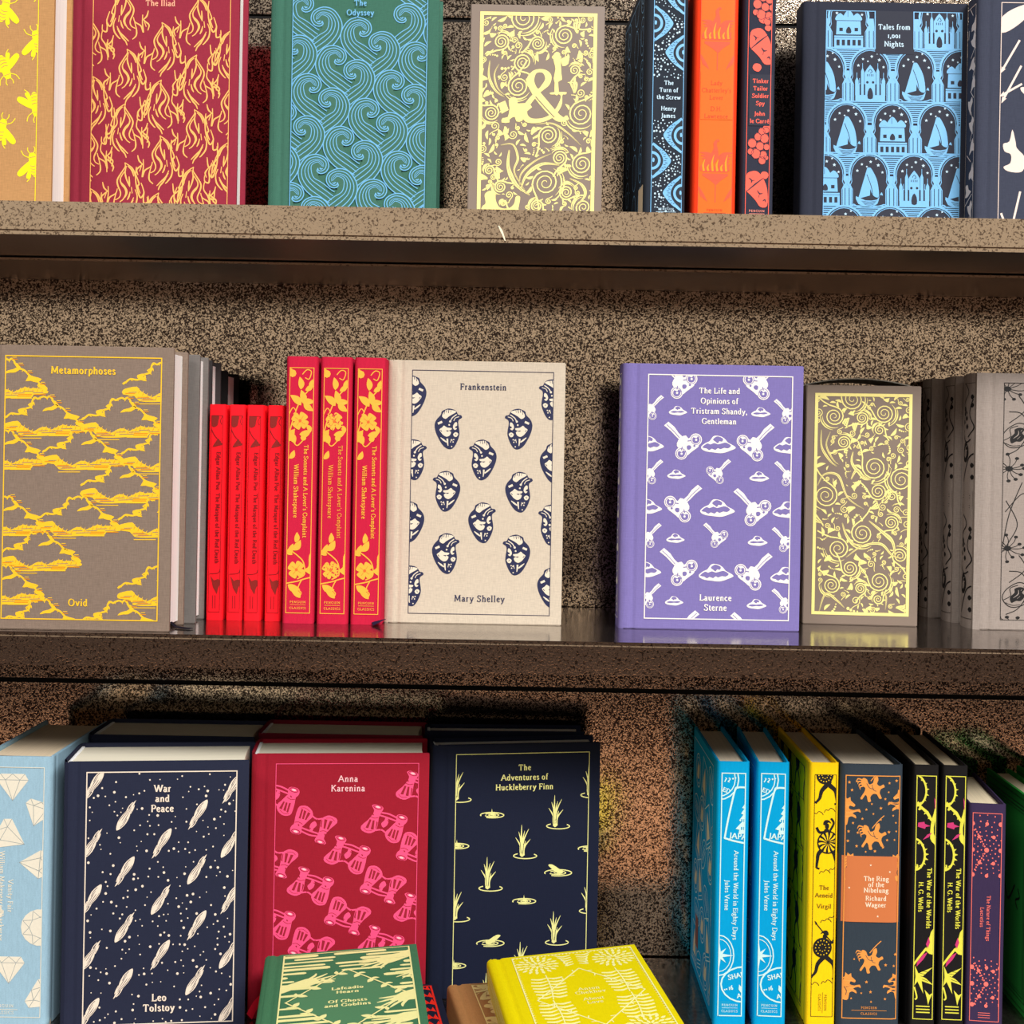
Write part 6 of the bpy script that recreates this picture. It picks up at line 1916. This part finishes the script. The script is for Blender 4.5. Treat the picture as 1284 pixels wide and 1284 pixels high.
obj('paper_band', bm, [plain('orange_paper', (208, 118, 66), .7), ink('band_white', (255, 236, 206))], rg)

LIME = ink('lime_foil', (232, 226, 76))
for i, (px, ya, where) in enumerate(((1178, -3.6, 'left one of the pair'), (1214.5, -3.6, 'right one of the pair, beside the purple spine'))):
    book('machine_book', 'narrow black spine with lime green machines, ' + where, 134, 205, 20, BLACKC, (XR(px, 957, 1.02), 1.02, z), 'spine', 'two black and lime spines', inks=[LIME, BLACK_I, ink('machine_pink', (206, 56, 116))], spine=art_machines,
         sr=(2.6, 8, 18.0, 197), yaw=ya, page=pages('page_edges_ivory', (236, 216, 180)), bulge=.8, sfrm=.6)
PURP = cloth('purple_cloth', (60, 47, 78), .06)
book('hardback_book', 'short purple spine with coral dot patterns, left of the green books', 108, 175, 29, PURP, (XR(1262, 1008, 1.02) + .001, 1.022, z), 'spine', 'books on the bottom shelf', inks=[ink('coral_dot', (255, 122, 112)), ink('purple_ground', (60, 47, 78), .8)], spine=art_atoms,
     sr=(3.4, 6, 25.6, 168), yaw=-7, page=pages('page_edges_butter', (250, 232, 196)), bulge=.9, hinge=7)
GRN = cloth('emerald_cloth', (44, 150, 58), .06)
GK = [ink('rule_black', (16, 30, 18))]
book('green_book', 'emerald book with black rules, right of the purple spine', 110, 175, 20, GRN, (.4335, 1.035, z), 'spine', 'two emerald books', inks=GK, back=art_double_rule, fr=(4, 4, 106, 171), yaw=-2, hinge=6, page=pages('page_edges_butter', (250, 232, 196)))
book('green_book', 'emerald book at the very right end of the bottom shelf', 110, 178, 20, GRN, (.4595, 1.035, z), 'spine', 'two emerald books', inks=GK, back=art_double_rule, fr=(4, 4, 106, 174), yaw=-2, hinge=6, page=PAGE_C)

# ---- little books lying flat in front
def flat_pos(far_x, far_y, D, zz, L, yaw):
    X = XR(far_x, far_y, D)
    return (X + L * sin(R(yaw)), D - L * cos(R(yaw)), zz)
zt = EYE - .374
L_ = .184
SMALL = dict(bulge=1.2, hinge=8, gap=2.6, bead=False)
p0 = flat_pos(334, 1198, .984, zt, L_, 7.5)
book('small_book', 'small green book with cream hands and a diamond, lying flat on a dark book', 112, 184, 24, cloth('bottle_green_cloth', (66, 118, 84), .09), p0, 'flat', 'small books lying flat', yaw=7.5, tilt=-3,
     inks=[ink('cream_yellow', (244, 242, 166)), ink('green_ground', (78, 132, 92), .8)], front=art_hands, fr=(13, 5, 106.5, 179.5), frm=.8, **SMALL)
p1 = flat_pos(553, 1221, 1.018, zt - .0275, L_, 10)
book('small_book', 'small midnight blue book with red shapes, lying under the green book', 116, 184, 33.2, INKBLUE, (p1[0] - .1165, p1[1] - .03, zt - .0278), 'flat', 'small books lying flat', yaw=10,
     inks=[ink('signal_red', (244, 46, 30)), INKBLUE_I], front=art_red_letters, fr=(15, 5, 111, 179.5), **SMALL)
p2 = flat_pos(612, 1199, .985, zt, L_, 8)
book('small_book', 'small bright yellow book with pale fern and flower print, lying on a brown book', 112, 184, 26, cloth('acid_yellow_cloth', (232, 214, 0), .06), p2, 'flat', 'small books lying flat', yaw=8, tilt=-4,
     inks=[ink('pale_lemon', (255, 252, 176)), ink('lemon_ground', (240, 228, 0), .8)], front=art_ferns, spine=art_fern_spine, fr=(17, 4, 108, 179.5), frm=.8, **SMALL)
p3 = flat_pos(556, 1231, 1.012, zt - .030, L_, 11)
book('small_book', 'small brown book with pale moths, lying under the yellow book', 116, 184, 31, cloth('brown_cloth', (176, 126, 78), .09), (p3[0] + .004, p3[1], zt - .0302), 'flat', 'small books lying flat', yaw=11,
     inks=[ink('moth_gold', (238, 212, 140)), ink('brown_ground', (176, 126, 78), .8)], front=art_moths, fr=(17, 5, 111, 179.5), frm=.8, **SMALL)

# ---- slipcases
def slipcase(name, label, W, H, Dp, pos, yaw, art, fr, mats, open_top):
    root = thing(name, label, 'box', pos, (0, 0, R(yaw)), None)
    k = .001
    t = 1.8
    bm = box(0, W * k, 0, t * k, 0, H * k, .0006)
    c = Canvas(lambda u, v, l_: Vector((u * k, (-.14 - .05 * l_) * k, v * k)), fr)
    art(c)
    c.into(bm)
    obj('front_panel', bm, mats, root)
    for nm, q in (('back_panel', (0, W, Dp - t, Dp, 0, H)), ('side_panel', (0, t, t, Dp - t, 0, H)), ('side_panel', (W - t, W, t, Dp - t, 0, H)), ('bottom_panel', (t, W - t, t, Dp - t, 0, t))):
        obj(nm, box(*[a * k for a in q], .0004), mats[0], root)
    if open_top:
        # lid: a thin card bowed upwards between the two sides
        bm = bmesh.new()
        n = 16
        vs = []
        for i in range(n + 1):
            a = i / n
            h_ = H + .3 + 6.5 * sin(pi * a) ** .8
            vs.append([bm.verts.new((W * a * k, y * k, (h_ + dz) * k)) for y, dz in ((Dp * .35, 0), (Dp, 0), (Dp, .9), (Dp * .35, .9))])
        for a, b in zip(vs, vs[1:]):
            for i in range(4):
                bm.faces.new((a[i], a[(i + 1) % 4], b[(i + 1) % 4], b[i]))
        bm.faces.new(vs[0]); bm.faces.new(vs[-1][::-1])
        bmesh.ops.recalc_face_normals(bm, faces=bm.faces)
        obj('lid', bm, plain('card_white', (226, 220, 206), .7), root)
    else:
        obj('lid', box(t * k, (W - t) * k, t * k, (Dp - t) * k, (H - t) * k, H * k, .0004), mats[0], root)
    return root
CARD = plain('taupe_card', (134, 118, 106), .38, .4)
l = XR(586, 262, 1.05)
slipcase('slipcase', 'taupe gift box with gold scrollwork, a large ampersand and two reading figures', 107, 185, 70, (l, 1.05, ZT), 0, art_big_scroll, (7.5, 6, 101, 179), [CARD, GOLD, plain('taupe_card_print', (134, 118, 106), .38, .4)], False)
l = XR(1006, 782, 1.068)
slipcase('slipcase', 'narrow taupe gift box with gold scrollwork, right of the lavender book', 91.5, 194, 78, (l, 1.068, ZM), -4, art_small_scroll, (7, 8, 84.5, 187.5), [CARD, GOLD, plain('taupe_card_print', (134, 118, 106), .38, .4)], True)

# price sticker on the back of the book of eyes
for o in list(S.objects):
    if o.get('label', '').startswith('navy spine with pale blue eyes'):
        obj('price_sticker', box(.006, .030, .03262, .0328, .012, .040, 0), plain('sticker_paper', (226, 206, 176), .7), o)['label'] = 'beige paper price sticker'
